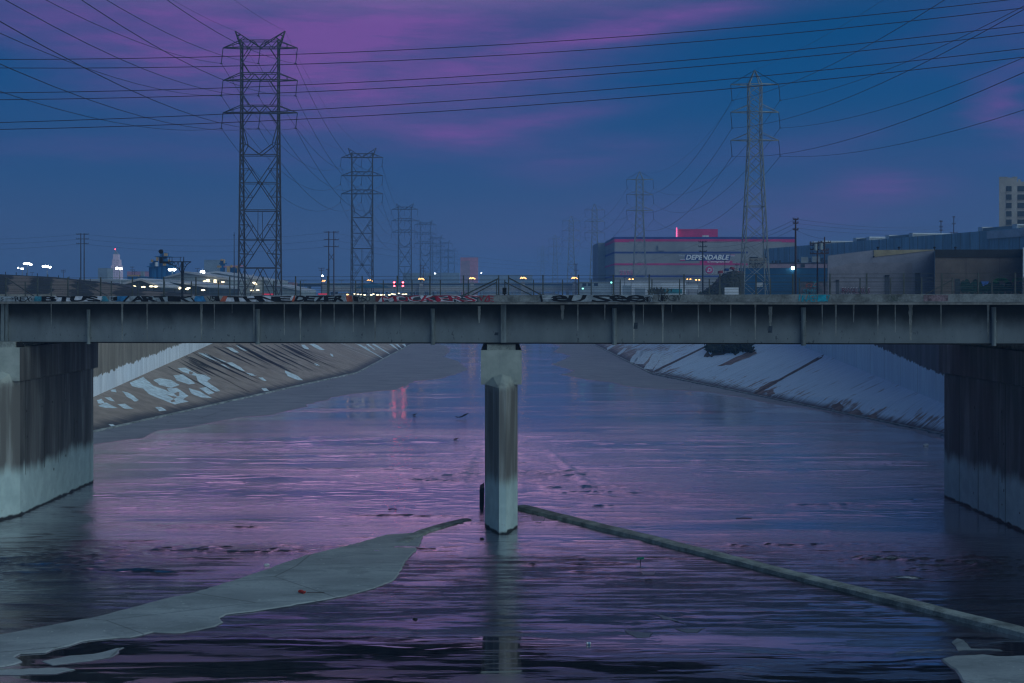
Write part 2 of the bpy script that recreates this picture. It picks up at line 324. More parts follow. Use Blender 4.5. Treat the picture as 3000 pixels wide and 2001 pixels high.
# ------------------------------------------------------------------ mesh builder
def P(px, py, D): return Vector(((px - CX) * D / FP, D, CH - (py - CY) * D / FP))
def G(px, py, z=0.0):
    D = (CH - z) * FP / (py - CY); return Vector(((px - CX) * D / FP, D, z))
def wloc(o):
    v = Vector((0, 0, 0))
    while o is not None: v += o.location; o = o.parent
    return v
class MB:
    def __init__(s): s.v = []; s.f = []; s.mi = []; s.mats = []
    def k(s, m):
        if m is None: return 0
        if m not in s.mats: s.mats.append(m)
        return s.mats.index(m)
    def face(s, pts, m=None):
        i = len(s.v); s.v += [tuple(p) for p in pts]; s.f.append(tuple(range(i, i + len(pts)))); s.mi.append(s.k(m))
    def raw(s, vs, fs, m=None):
        i = len(s.v); s.v += [tuple(p) for p in vs]
        for f in fs: s.f.append(tuple(a + i for a in f)); s.mi.append(s.k(m))
    def hexa(s, p, m=None):
        s.raw(p, [(0, 3, 2, 1), (4, 5, 6, 7), (0, 1, 5, 4), (1, 2, 6, 5), (2, 3, 7, 6), (3, 0, 4, 7)], m)
    def box(s, x0, x1, y0, y1, z0, z1, m=None):
        s.hexa([(x0, y0, z0), (x1, y0, z0), (x1, y1, z0), (x0, y1, z0), (x0, y0, z1), (x1, y0, z1), (x1, y1, z1), (x0, y1, z1)], m)
    def prism(s, poly, vec, m=None):
        n = len(poly); a = [Vector(p) for p in poly]; b = [p + Vector(vec) for p in a]
        s.raw(a + b, [tuple(range(n))[::-1], tuple(range(n, 2 * n))] + [(i, (i + 1) % n, n + (i + 1) % n, n + i) for i in range(n)], m)
    def tube(s, pts, r, n=4, m=None, caps=True):
        pts = [Vector(p) for p in pts]; rs = r if isinstance(r, (list, tuple)) else [r] * len(pts)
        i0 = len(s.v); up = Vector((0, 0, 1))
        for i, p in enumerate(pts):
            d = (pts[min(i + 1, len(pts) - 1)] - pts[max(i - 1, 0)]).normalized()
            u = d.cross(up if abs(d.z) < .95 else Vector((1, 0, 0))).normalized(); v = d.cross(u)
            for j in range(n):
                a = 2 * math.pi * (j + .5) / n
                s.v.append(tuple(p + (u * math.cos(a) + v * math.sin(a)) * rs[i]))
        ki = s.k(m)
        for i in range(len(pts) - 1):
            for j in range(n):
                a = i0 + i * n + j; b = i0 + i * n + (j + 1) % n
                s.f.append((a, b, b + n, a + n)); s.mi.append(ki)
        if caps:
            s.f.append(tuple(range(i0, i0 + n))); s.mi.append(ki)
            e = i0 + (len(pts) - 1) * n; s.f.append(tuple(range(e, e + n))[::-1]); s.mi.append(ki)
    def beam(s, p, q, wd=.1, m=None): s.tube([p, q], wd * .707, 4, m)
    def ball(s, c, r, m=None, n=8, sz=(1, 1, 1)):
        c = Vector(c); vs = [c + Vector((0, 0, r * sz[2]))]; fs = []; rings = n // 2
        for i in range(1, rings):
            th = math.pi * i / rings
            for j in range(n):
                a = 2 * math.pi * j / n
                vs.append(c + Vector((r * sz[0] * math.sin(th) * math.cos(a), r * sz[1] * math.sin(th) * math.sin(a), r * sz[2] * math.cos(th))))
        vs.append(c - Vector((0, 0, r * sz[2])))
        for j in range(n): fs.append((0, 1 + j, 1 + (j + 1) % n))
        for i in range(rings - 2):
            for j in range(n):
                a = 1 + i * n + j; b = 1 + i * n + (j + 1) % n; fs.append((a, a + n, b + n, b))
        e = len(vs) - 1; o = 1 + (rings - 2) * n
        for j in range(n): fs.append((e, o + (j + 1) % n, o + j))
        s.raw(vs, fs, m)
    def build(s, name, m=None, parent=None, base=None, label=None, smooth=False):
        if m is not None: s.mats = [m] if not s.mats else s.mats
        o0 = wloc(parent) if parent is not None else Vector((0, 0, 0))
        if parent is None:
            if base is None:
                xs = [p[0] for p in s.v]; ys = [p[1] for p in s.v]; zs = [p[2] for p in s.v]
                base = ((min(xs) + max(xs)) / 2, (min(ys) + max(ys)) / 2, min(zs))
            o0 = Vector(base)
        me = bpy.data.meshes.new(name)
        me.from_pydata([(a - o0.x, b - o0.y, c - o0.z) for a, b, c in s.v], [], s.f)
        for q in s.mats: me.materials.append(q)
        for p_, i in zip(me.polygons, s.mi): p_.material_index = i; p_.use_smooth = smooth
        o = bpy.data.objects.new(name, me); C.objects.link(o)
        if parent is not None: o.parent = parent
        else: o.location = o0
        if label: o['label'] = label
        me.update()
        return o
def tag(o, label, cat, group=None, kind=None):
    o['label'] = label; o['category'] = cat
    if group: o['group'] = group
    if kind: o['kind'] = kind
    return o
def thing(name, label, cat, loc, group=None):
    o = bpy.data.objects.new(name, None); C.objects.link(o); o.location = loc; o.empty_display_size = .2
    return tag(o, label, cat, group)
def setting(o): o['kind'] = 'structure'; return o
def copy_tree(o, parent=None):
    c = o.copy(); C.objects.link(c); c.parent = parent
    for ch in list(o.children): copy_tree(ch, c)
    return c
def text_geo(s, shear=0.0, offset=0.0, ext=0.0, bold=0.0, res=2):
    cu = bpy.data.curves.new('t', 'FONT'); cu.body = s; cu.shear = shear; cu.offset = offset + bold; cu.extrude = ext
    cu.resolution_u = res; cu.space_character = 1.0
    o = bpy.data.objects.new('t', cu); C.objects.link(o)
    dg = bpy.context.evaluated_depsgraph_get(); dg.update()
    me = bpy.data.meshes.new_from_object(o.evaluated_get(dg))
    vs = [tuple(v.co) for v in me.vertices]; fs = [tuple(p.vertices) for p in me.polygons]
    bpy.data.objects.remove(o); bpy.data.curves.remove(cu); bpy.data.meshes.remove(me)
    return vs, fs
def text_on(mb, s, fn, a0, a1, b0, b1, m, shear=0.0, bold=0.0, ext=.02, grow=0.0):
    """fn(a,b,n): surface coords -> world; text fills a0..a1 by b0..b1"""
    vs, fs = text_geo(s, shear, 0, ext, bold)
    x0 = min(v[0] for v in vs); x1 = max(v[0] for v in vs); y0 = min(v[1] for v in vs); y1 = max(v[1] for v in vs)
    a0 -= grow; a1 += grow; b0 -= grow; b1 += grow
    mb.raw([fn(a0 + (v[0] - x0) / (x1 - x0) * (a1 - a0), b0 + (v[1] - y0) / (y1 - y0) * (b1 - b0), v[2]) for v in vs], fs, m)

GZ = 10.5   # ground level behind the river banks

# ================================================================== SETTING
mb = MB()
mb.box(-6000, -42.6, -80, 9000, GZ - 3, GZ); mb.box(42.6, 6000, -80, 9000, GZ - 3, GZ)
setting(mb.build('ground', M_dirt))
mb = MB(); mb.box(-46, 46, -80, 9000, -1.2, -.05); setting(mb.build('riverbed', M_dry))
# water: one sheet, with real ripples where the river is near enough to show them
def vn(x, y, seed):
    rg = np.random.RandomState(seed); T = rg.rand(256, 256)
    xi = np.floor(x).astype(int); yi = np.floor(y).astype(int); fx = x - xi; fy = y - yi
    fx = fx * fx * (3 - 2 * fx); fy = fy * fy * (3 - 2 * fy); g = lambda i, j: T[(xi + i) % 256, (yi + j) % 256]
    return (g(0, 0) * (1 - fx) + g(1, 0) * fx) * (1 - fy) + (g(0, 1) * (1 - fx) + g(1, 1) * fx) * fy
def fbm(x, y, seed, o=3):
    v = 0; t_ = 0; a = 1.0
    for k in range(o): v = v + a * vn(x * 2 ** k + 7.3 * k, y * 2 ** k + 3.1 * k, seed + k); t_ += a; a *= .5
    return v / t_
def sstep(v, a, b): q = np.clip((v - a) / (b - a), 0, 1); return q * q * (3 - 2 * q)
GX = np.linspace(-31, 33, 330); GY = np.concatenate([np.arange(44, 70, .07), np.arange(70, 135.1, .10)])
XX, YY = np.meshgrid(GX, GY)
wx = XX + .5 * (fbm(XX * .4, YY * .4, 90) - .5); wy = YY + 1.2 * (fbm(XX * .25, YY * .4, 95) - .5)
chop = np.zeros_like(XX)
for cx, cy_, rx, ry, k in [(3.5, 99, 4.5, 4, 1), (-3, 100, 4, 4, .9), (-12, 70, 9, 1.6, .8), (14, 71, 6, 1.2, .8), (21, 66, 6, 3, .9), (-22, 66, 5, 5, .7), (7, 90, 6, 2, .7), (0, 115, 3, 14, .6), (6.6, 92.6, 5, .8, 1.2), (-9.5, 102.3, 8, .5, 1.2), (-3.9, 96.6, 3, 1, 1.2),
                           (-13.4, 70.1, 3.4, .7, 1.3), (-16.3, 64.3, 2, .5, 1.3), (-16.1, 76.5, 4.5, .6, 1.1), (17.7, 67.6, 2.4, .6, 1.4), (17.8, 62.6, 3, .4, 1.3), (5.1, 84, 2, .5, 1), (16, 75.3, 2.2, .4, 1), (-6.1, 80.5, 4, .9, 1), (20, 85, 5, .8, .7), (-9, 112, 4, .7, .8), (15, 108, 6, .5, .7), (10, 120, 8, .8, .5), (-16, 95, 6, .7, .5), (2, 66, 4, 2, .35)]:
    chop = np.maximum(chop, k * np.exp(-((XX - cx) / rx) ** 2 - ((YY - cy_) / ry) ** 2))
pat = sstep(fbm(XX * .045, YY * .14, 11), .50, .66)
Mk = np.clip(chop + .45 * pat + .10, 0, 1.25)
rp = fbm(wx * .85, wy * 2.3, 21, 4); cst = sstep(rp, .53 - .05 * Mk, .72)
rp2 = fbm(wx * 2.1, wy * 4.2, 41, 2)
H = (.036 + .060 * np.clip(chop, 0, 1)) * cst * Mk + .010 * (rp2 - .5) * (.25 + Mk) + .012 * (fbm(wx * .5, wy * 1.1, 61) - .5)
ln = fbm(wx * .16, wy * 1.25, 71, 3); H += .030 * sstep(ln, .60, .70) * sstep(fbm(XX * .1, YY * .25, 75), .5, .62)
for sx, x0, x1, y0, y1 in [(1, 3.6, 5.8, 118, 93), (-1, -1.9, -2.7, 118, 93)]:
    tt = np.clip((YY - y0) / (y1 - y0), 0, 1); H += .09 * np.exp(-((XX - (x0 + (x1 - x0) * tt + .3 * (fbm(YY * .5, XX * 0, 81) - .5))) / .28) ** 2) * sstep(YY, 92, 95) * sstep(-YY, -120, -112) * (.4 + vn(YY * 1.4, XX * 0, 83))
edge = sstep(XX, -31, -29) * sstep(-XX, -33, -31) * sstep(YY, 44, 47) * sstep(-YY, -135, -125)
H = H * edge * (.12 + .88 * sstep(YY, 50, 62))
ny, nx_ = XX.shape
vs = np.stack([XX, YY, H], -1).reshape(-1, 3)
idx = np.arange(ny * nx_).reshape(ny, nx_)
fq = np.stack([idx[:-1, :-1], idx[:-1, 1:], idx[1:, 1:], idx[1:, :-1]], -1).reshape(-1, 4)
y_end = float(GY[-1]); n0 = len(vs)
ext = [(-43, -80, 0), (43, -80, 0), (43, 44, 0), (-43, 44, 0), (-43, y_end, 0), (43, y_end, 0), (43, 2500, 0), (-43, 2500, 0), (-31, 44, 0), (-31, y_end, 0), (33, 44, 0), (33, y_end, 0)]
fe = [(0, 1, 2, 3), (4, 5, 6, 7), (3, 8, 9, 4), (10, 2, 5, 11)]
vs = np.concatenate([vs, np.array(ext, float)]); fq = np.concatenate([fq, np.array(fe) + n0])
me = bpy.data.meshes.new('river_water'); me.vertices.add(len(vs)); me.vertices.foreach_set('co', vs.astype(np.float32).ravel())
me.loops.add(fq.size); me.loops.foreach_set('vertex_index', fq.astype(np.int32).ravel()); me.polygons.add(len(fq))
me.polygons.foreach_set('loop_start', np.arange(0, fq.size, 4, dtype=np.int32)); me.polygons.foreach_set('use_smooth', np.ones(len(fq), bool))
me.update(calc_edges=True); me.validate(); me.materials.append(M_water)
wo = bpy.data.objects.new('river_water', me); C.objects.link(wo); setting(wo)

LB = [(-80, 42, 0), (98, 42, 0), (147.8, 35.2, 2.15), (206.6, 27.2, 5.6), (232.7, 23.6, 7.15), (2500, 23.6, 7.15)]
RB = [(-80, 42, 0), (112, 42, 0), (134.7, 39.05, 2.3), (183, 31.6, 4.85), (229.6, 24.5, 7.1), (2500, 24.5, 7.1)]
bvhs = {}
def bank(side, tab):
    sl = slope_mat(side); wm = wall_mat(side); s = MB(); vs = []; fs = []
    for (y0, t0, z0), (y1, t1, z1) in zip(tab, tab[1:]):
        q = [(side * t0, y0, -.02), (side * t1, y1, -.02), (side * 42, y1, z1), (side * 42, y0, z0)]
        if side < 0: q = q[::-1]
        if t0 < 42 or t1 < 42: s.face(q[::-1] if side > 0 else q[::-1], sl); vs += q; n = len(vs); fs.append((n - 4, n - 3, n - 2, n - 1))
        s.hexa([(side * 42, y0, z0), (side * 42.9, y0, z0), (side * 42.9, y1, z1), (side * 42, y1, z1),
                (side * 42, y0, GZ + .25), (side * 42.9, y0, GZ + .25), (side * 42.9, y1, GZ + .25), (side * 42, y1, GZ + .25)], wm)
        if t0 < 42 or t1 < 42:      # low kerb at the toe of the slope
            s.hexa([(side * (t0 - .35), y0, -.05), (side * t0, y0, -.05), (side * t1, y1, -.05), (side * (t1 - .35), y1, -.05),
                    (side * (t0 - .35), y0, .13), (side * t0, y0, .13), (side * t1, y1, .13), (side * (t1 - .35), y1, .13)], M_kerb)
    bv = BVHTree.FromPolygons([Vector(v) for v in vs], fs); bvhs[side] = bv
    return s
M_kerb = mat('pale_kerb', (.30, .33, .34), var=.4, scale=.8)
def on_slope(side, px, py, off=.02):
    d = P(px, py, 100) - Vector((0, 0, CH)); d.normalize()
    h, nrm, i, dist = bvhs[side].ray_cast(Vector((0, 0, CH)), d)
    if h is None: return None
    if nrm.z < 0: nrm = -nrm
    return h + nrm * off
def jag(poly, n=5, amp=2.2):
    out_ = []
    for (a, b) in zip(poly, poly[1:] + poly[:1]):
        for i in range(n):
            f = i / n; q = (a[0] + (b[0] - a[0]) * f + random.uniform(-amp, amp), a[1] + (b[1] - a[1]) * f + random.uniform(-amp, amp) * .5)
            out_.append(q)
    return out_
def patch(mb, side, poly, m, n=5, amp=2.0, off=.02):
    pts = [on_slope(side, *q, off) for q in jag(poly, n, amp)]
    pts = [p for p in pts if p is not None]
    if len(pts) > 2: mb.face(pts, m)
def c1(x, y): return (280 + x * .4253, 990 + y * .4253)      # crop coords of my left-bank study
def c2(x, y): return (1580 + x * .519, 990 + y * .519)
M_pw = mat('white_cover_paint', (.66, .76, .84), rough=.8, var=.2, scale=1.5)
s = bank(-1, LB)
for poly in [
    [(235, 310), (330, 270), (400, 330), (470, 355), (560, 405), (640, 440), (545, 460), (430, 415), (360, 385), (330, 350), (250, 335)],
    [(395, 290), (440, 278), (520, 290), (580, 325), (520, 345), (440, 325)], [(565, 210), (620, 205), (700, 250), (760, 255), (795, 280), (770, 300), (860, 368), (820, 370), (710, 305), (690, 265), (600, 235)],
    [(535, 260), (600, 250), (690, 315), (640, 320), (560, 295)], [(640, 345), (720, 370), (800, 415), (730, 412), (660, 385)],
    [(710, 345), (760, 340), (820, 380), (780, 390)], [(490, 350), (560, 345), (640, 400), (600, 425), (520, 385)],
    [(180, 365), (240, 385), (300, 430), (270, 440), (215, 405)], [(150, 458), (200, 455), (262, 490), (200, 488)],
    [(410, 478), (450, 476), (490, 500), (440, 505)], [(88, 597), (120, 596), (148, 615), (118, 620)], [(318, 560), (350, 558), (360, 568), (325, 572)], [(410, 542), (435, 538), (450, 546), (425, 552)],
    [(20, 470), (70, 445), (150, 485), (60, 482)], [(60, 410), (100, 410), (135, 438), (100, 435)], [(100, 360), (135, 355), (145, 375), (110, 372)], [(10, 430), (40, 420), (60, 450), (20, 455)],
    [(900, 65), (940, 68), (990, 103), (950, 100)], [(965, 52), (1000, 55), (1055, 92), (1020, 88)], [(900, 170), (940, 170), (1000, 205), (1030, 230), (980, 225)],
    [(700, 100), (760, 110), (900, 165), (860, 170), (760, 135)], [(1025, 240), (1070, 245), (1110, 262), (1060, 262)], [(1120, 272), (1150, 273), (1180, 298), (1150, 295)],
    [(1140, 348), (1175, 347), (1195, 365), (1160, 368)], [(1300, 225), (1380, 255), (1430, 292), (1390, 290), (1320, 262)], [(1415, 48), (1440, 48), (1470, 78), (1440, 76)],
    [(1465, 42), (1510, 42), (1580, 83), (1545, 83)], [(1615, 108), (1632, 112), (1636, 130), (1620, 124)], [(840, 180), (880, 182), (925, 212), (890, 210)], [(1500, 178), (1520, 177), (1545, 192), (1520, 192)]]:
    patch(s, -1, [c1(*q) for q in poly], M_pw, 3, 1.1)
for x0, y0, x1, y1 in [(1800, 45, 1985, 143), (1860, 42, 1930, 85), (1900, 42, 2040, 118), (2020, 42, 2095, 88), (2060, 42, 2112, 75), (2110, 42, 2140, 62), (1840, 60, 1900, 95)]:
    patch(s, -1, [c1(x0, y0), c1(x0 + 22, y0), c1(x1, y1), c1(x1 - 8, y1 - 1)], M_pw, 5, .7)
M_soot = mat('black_streak', (.032, .032, .038), var=.4, scale=2)
for k in range(32):      # dark wash-down streaks
    a = random.choice([(590, 150), (640, 130), (700, 105), (830, 60), (960, 42), (1080, 42), (1200, 42), (1280, 42), (1300, 42)])
    L_ = random.uniform(.35, 1.0); x0 = a[0] + random.uniform(-40, 60); y0 = a[1] + random.uniform(-5, 12)
    dx = 430 * L_; dy = dx * random.uniform(.46, .52); wd = random.uniform(2, 8)
    patch(s, -1, [c1(x0, y0), c1(x0 + wd, y0), c1(x0 + dx * .5 + wd * .8, y0 + dy * .5), c1(x0 + dx, y0 + dy), c1(x0 + dx * .45, y0 + dy * .5)], M_soot, 3, .6, .03)
for x0, y0, x1, y1, wd in [(495, 200, 850, 385, 9), (1270, 42, 1690, 225, 15), (640, 155, 1060, 375, 8)]:
    patch(s, -1, [c1(x0, y0), c1(x0 + wd, y0), c1(x1, y1), c1(x1 - 4, y1)], M_soot, 8, .5, .034)
setting(s.build('river_bank', base=(-42, 100, 0)))
s = bank(1, RB)
M_joint = mat('dark_joint', (.11, .085, .075), var=.5, scale=2)
M_brownc = mat('bare_slope_concrete', (.24, .17, .15), var=.3, scale=1)
for poly in [[(1205, 316), (1225, 316), (1625, 98), (1605, 92)], [(628, 194), (652, 196), (968, 40), (948, 40)]]:
    patch(s, 1, [c2(*q) for q in poly], M_joint, 14, .9)
patch(s, 1, [c2(*q) for q in [(1215, 300), (1300, 250), (1360, 232), (1330, 262), (1280, 290), (1240, 322)]], M_brownc, 5, 2)
for poly in [[(1640, 385), (1700, 365), (1720, 390), (1690, 415)], [(1240, 305), (1320, 290), (1330, 318), (1270, 330)], [(1740, 420), (1800, 400), (1830, 430), (1780, 445)], [(1850, 440), (1900, 425), (1910, 455), (1880, 465)],
             [(1000, 160), (1210, 60), (1230, 90), (1080, 150)]]:
    patch(s, 1, [c2(*q) for q in poly], M_brownc, 6, 3)
M_veg = mat('scrub', (.035, .045, .025), var=.5, scale=3)
patch(s, 1, [c2(*q) for q in [(935, 108), (960, 40), (1205, 40), (1200, 85), (1140, 70), (1110, 100), (1080, 80), (1040, 98), (1000, 95), (975, 108)]], M_veg, 6, 4, .05)
for x0, x1 in [(352, 372), (425, 440), (500, 540), (520, 590), (590, 640), (640, 700)]:
    patch(s, 1, [c2(x0, 75 + (x0 - 352) * .42), c2(x1, 78 + (x0 - 352) * .42), c2(x1 + 60, 42 + (x0 - 352) * .2), c2(x0 + 55, 42 + (x0 - 352) * .2)], M_pw, 4, 1.5)
setting(s.build('river_bank', base=(42, 100, 0)))
# scrub growing on the slope
vb = MB()
for k in range(260):
    q = on_slope(1, *c2(random.uniform(945, 1200), random.uniform(38, 88)))
    if q is None: continue
    for j in range(3):
        d = Vector((random.uniform(-.5, .5), random.uniform(-.5, .5), random.uniform(.2, .9))); e = Vector((random.uniform(-.3, .3), random.uniform(-.3, .3), .05))
        vb.face([q, q + d + e, q + d * 1.3 - e])
tag(vb.build('scrub', M_veg), 'dark scrub growing high on the white right bank slope', 'scrub', kind='stuff')

# dry concrete standing out of the water
def slab(name, poly, h=.035, n=6, amp=.25, step=1.4, m=None):
    """poly: image points on the river plane -> low pad whose edge dips under the water"""
    pts = [G(*q) for q in poly]; ring = []
    for a, b in zip(pts, pts[1:] + pts[:1]):
        L = (b - a).length; k = max(1, int(L / step))
        for i in range(k):
            f = i / k; ring.append(a.lerp(b, f) + Vector((random.gauss(0, amp), random.gauss(0, amp * 1.3), 0)))
    mbx = MB(); nn = len(ring)
    cen = Vector((0, 0, 0))
    area = sum(ring[i].x * ring[(i + 1) % nn].y - ring[(i + 1) % nn].x * ring[i].y for i in range(nn))
    sgn = 1 if area > 0 else -1
    inner = []
    for i in range(nn):
        d = ring[(i + 1) % nn] - ring[i - 1]; nrm = Vector((-d.y, d.x, 0)).normalized() * sgn
        inner.append(ring[i] + nrm * min(.25, step * .3) + Vector((0, 0, h)))
    outer = [r - Vector((0, 0, .006)) for r in ring]
    vs = outer + inner; fs = [(i, (i + 1) % nn, nn + (i + 1) % nn, nn + i) for i in range(nn)]
    mbx.raw(vs, fs); mbx.face(inner)
    return setting(mbx.build(name, m or M_dry))
def c4(x, y): return (x * .5955, 1400 + y * .5955)
def c5(x, y): return (1400 + x * .6806, 1400 + y * .6806)
near = [(-150, 800), (0, 775), (500, 680), (780, 605), (960, 565), (1200, 490), (1370, 430), (1500, 385), (1750, 325), (1900, 282), (2010, 275), (2075, 268), (2085, 290), (2070, 320), (2045, 365), (2000, 410), (1975, 460), (1940, 510), (1850, 545), (1700, 585), (1500, 620), (1290, 655),
        (1120, 675), (1088, 692), (1100, 715), (1060, 735), (1020, 745), (900, 768), (760, 765), (700, 778), (640, 790), (500, 797), (400, 812), (350, 830), (270, 845), (230, 862), (100, 872), (80, 885), (110, 910), (60, 925), (-150, 960)]
slab('concrete_apron', [c4(*q) for q in near], .05, amp=.028, step=.30)
slab('concrete_apron', [c4(*q) for q in [(200, 905), (330, 878), (450, 868), (610, 835), (590, 865), (540, 890), (440, 905), (330, 918), (250, 925)]], .03, amp=.03, step=.3)
slab('concrete_apron', [c4(*q) for q in [(-50, 950), (150, 935), (330, 935), (380, 945), (280, 968), (0, 975), (-50, 975)]], .03, amp=.03, step=.3)
slab('concrete_apron', [c5(*q) for q in [(1985, 782), (2040, 770), (2180, 762), (2240, 772), (2500, 764), (2500, 960), (2150, 960), (2080, 880), (2045, 830)]], .05, amp=.03, step=.35)
slab('concrete_apron', [c5(*q) for q in [(2035, 705), (2060, 690), (2100, 700), (2130, 735), (2250, 738), (2260, 746), (2060, 745)]], .02, amp=.02, step=.25)
for q in [[(225, 160), (250, 158), (290, 175), (290, 188), (270, 195), (235, 192)], [(700, 405), (768, 403), (765, 418), (710, 418)], [(760, 588), (800, 590), (880, 622), (890, 628), (800, 612)], [(620, 655), (760, 668), (740, 685), (680, 692), (650, 680)], [(840, 650), (985, 648), (950, 668), (900, 668)]]:
    slab('concrete_apron', [c5(*a) for a in q], .012, amp=.03, step=.3)
# far bars of dry bed
slab('dry_riverbed', [(1205, 1003), (1262, 1003), (1310, 1015), (1318, 1030), (1300, 1045), (1350, 1062), (1372, 1084), (1330, 1098), (1290, 1110), (1215, 1117), (1190, 1133), (1160, 1143), (1080, 1150), (1000, 1160), (940, 1176), (880, 1196), (800, 1215), (720, 1222), (650, 1233), (560, 1252), (470, 1262), (420, 1285), (290, 1300), (240, 1310),
     (200, 1290), (283, 1264), (500, 1216), (760, 1158), (1040, 1095), (1120, 1052)], .03, amp=.22, step=1.5, m=M_dryf)
slab('dry_riverbed', [(1745, 1003), (1612, 1003), (1640, 1015), (1622, 1030), (1672, 1043), (1640, 1058), (1612, 1066), (1680, 1088), (1640, 1098), (1720, 1112), (1800, 1122), (1850, 1135), (1960, 1142), (2060, 1148), (2150, 1160), (2260, 1185), (2400, 1202), (2560, 1238), (2760, 1285), (2760, 1274), (2560, 1230), (2210, 1156), (1912, 1098), (1820, 1045)], .03, amp=.22, step=1.5, m=M_dryf)
# low concrete sills fanning out from the middle pier
def sill(name, path, hw=.50, h=.30):
    pts = [G(*q) for q in path]; fine = []
    for a, b in zip(pts, pts[1:]):
        k = max(1, int((b - a).length / .8))
        for i in range(k): fine.append(a.lerp(b, i / k))
    fine.append(pts[-1]); prof = [(-1.0, -.04), (-.93, .17), (-.60, .215), (.1, .225), (.62, .18), (1.0, -.03)]
    mbx = MB(); n = len(prof); vs = []
    for i, p in enumerate(fine):
        d = (fine[min(i + 1, len(fine) - 1)] - fine[max(i - 1, 0)]).normalized(); u = Vector((-d.y, d.x, 0))
        j = random.uniform(-.012, .012)
        for a, b in prof: vs.append(p + u * (a * hw + j) + Vector((0, 0, b * h / .3 + (j if b > 0 else 0))))
    fs = [(i * n + j, i * n + j + 1, (i + 1) * n + j + 1, (i + 1) * n + j) for i in range(len(fine) - 1) for j in range(n - 1)]
    fs += [tuple(range(n)), tuple(range((len(fine) - 1) * n, len(fine) * n))[::-1]]
    mbx.raw(vs, fs)
    return mbx.build(name, M_sill)
M_sill = mat('sill_concrete', (.25, .275, .27), var=.35, scale=1.5)
tag(sill('concrete_sill', [(1531, 1490), (1650, 1520), (1944, 1592), (2353, 1696), (2761, 1798), (3000, 1858), (3150, 1896)]), 'long low concrete sill running from the middle pier to the lower right', 'sill', 'low sills in the river')
tag(sill('concrete_sill', [(1175, 1592), (1236, 1560), (1300, 1540), (1366, 1524)], .36, .16), 'short stub of concrete sill at the tip of the dry apron', 'sill', 'low sills in the river')

# ================================================================== BRIDGE
SK = .194; ZP0 = 12.13
def bd(px, off=0.0): return (75 + off) / (1 + SK * (px - CX) / FP)
def bp(px, py, off=0.0): return P(px, py, bd(px, off))           # point on a plane parallel to the bridge face
def by(x, off=0.0): return 75 + off - SK * x
bridge = thing('road_bridge', 'grey girder bridge on three concrete piers crossing the river with graffiti parapet', 'bridge', (0, 75, 9.9))
def slabx(m_, x0, x1, o0, o1, z0a, z0b, z1a, z1b, mt=None):
    m_.hexa([(x0, by(x0, o0), z0a), (x1, by(x1, o0), z0b), (x1, by(x1, o1), z0b), (x0, by(x0, o1), z0a),
             (x0, by(x0, o0), z1a), (x1, by(x1, o0), z1b), (x1, by(x1, o1), z1b), (x0, by(x0, o1), z1a)], mt)
XL, XR = -70, 66
def ztop(x): return 12.50 + .0021 * x
def zlow(x): return 9.90 + .0045 * x
m_ = MB(); slabx(m_, XL, XR, .02, 17.8, 12.02, 12.02, 12.16, 12.16)
m_.build('deck', M_conc, bridge)
m_ = MB(); slabx(m_, XL, XR, -.02, .33, 12.14, 12.14, ztop(XL), ztop(XR))
para = m_.build('parapet', mat('parapet_grey', (.235, .25, .26), var=.35, scale=1.2), bridge)
m_ = MB(); slabx(m_, XL, XR, 17.5, 17.82, 12.16, 12.16, ztop(XL), ztop(XR))
m_.build('parapet', M_conc, bridge)
# girders
for k, off in enumerate([1.15, 6.3, 11.5, 16.5]):
    m_ = MB()
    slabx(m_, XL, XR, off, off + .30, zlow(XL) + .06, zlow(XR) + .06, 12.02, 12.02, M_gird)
    slabx(m_, XL, XR, off - .10, off + .40, zlow(XL), zlow(XR), zlow(XL) + .06, zlow(XR) + .06, M_bear)
    if k == 0:
        for px, wd, z1, z0 in [(150, 4, 12.0, 10.7), (358, 7, 12.0, 9.98), (431, 6, 12.0, 9.98), (590, 9, 12.0, 9.98), (628, 4, 12.0, 10.6), (680, 3, 12.0, 11.5), (744, 6, 12.0, 9.98), (833, 5, 12.0, 10.3), (880, 7, 12.0, 9.98), (940, 4, 12.0, 10.4), (979, 5, 12.0, 10.5),
                               (1035, 5, 12.0, 10.5), (1067, 4, 12.0, 10.8), (1099, 8, 12.0, 10.0), (1174, 4, 12.0, 10.9), (1404, 11, 11.9, 11.0), (1648, 13, 11.95, 11.2), (1693, 4, 12.0, 10.6), (1772, 4, 12.0, 11.2), (1857, 8, 12.0, 9.98), (1885, 3, 12.0, 10.9), (1942, 7, 12.0, 9.98), (1968, 3, 12.0, 11.6),
                               (2046, 5, 12.0, 10.3), (2080, 3, 12.0, 11.6), (2141, 4, 12.0, 10.9), (2213, 6, 12.0, 10.2), (2257, 14, 11.9, 10.8), (2409, 4, 12.0, 10.5), (2449, 6, 12.0, 10.4), (2501, 5, 12.0, 11.1), (2572, 6, 12.0, 10.5), (2623, 4, 12.0, 10.6), (2668, 13, 12.0, 10.2), (2757, 5, 12.0, 10.6), (2895, 8, 12.0, 9.98)]:
            D = bd(px, off - .004); x = (px - CX) * D / FP; w_ = wd * D / FP; pts = []
            ns = 9
            for i in range(ns + 1):
                f = i / ns; z = z1 + (z0 - z1) * f; ww = w_ * (.5 - .32 * f) * random.uniform(.65, 1.15)
                pts.append((x - ww, x + ww, z))
            poly = [(a, by(a, off - .004), z) for a, b_, z in pts] + [(b_, by(b_, off - .004), z) for a, b_, z in pts[::-1]]
            m_.face(poly, M_stain)
        for px, z1, z0 in [(1862, 11.05, 10.72), (2256, 10.9, 10.55), (1454, 10.5, 10.35)]:
            D = bd(px, off - .008); x = (px - CX) * D / FP
            m_.face([(x - .11, by(x - .11, off - .008), z0), (x + .10, by(x + .1, off - .008), z0), (x + .12, by(x + .12, off - .008), z1), (x - .07, by(x - .07, off - .008), z1)], M_slate)
    m_.build('girder', None, bridge)
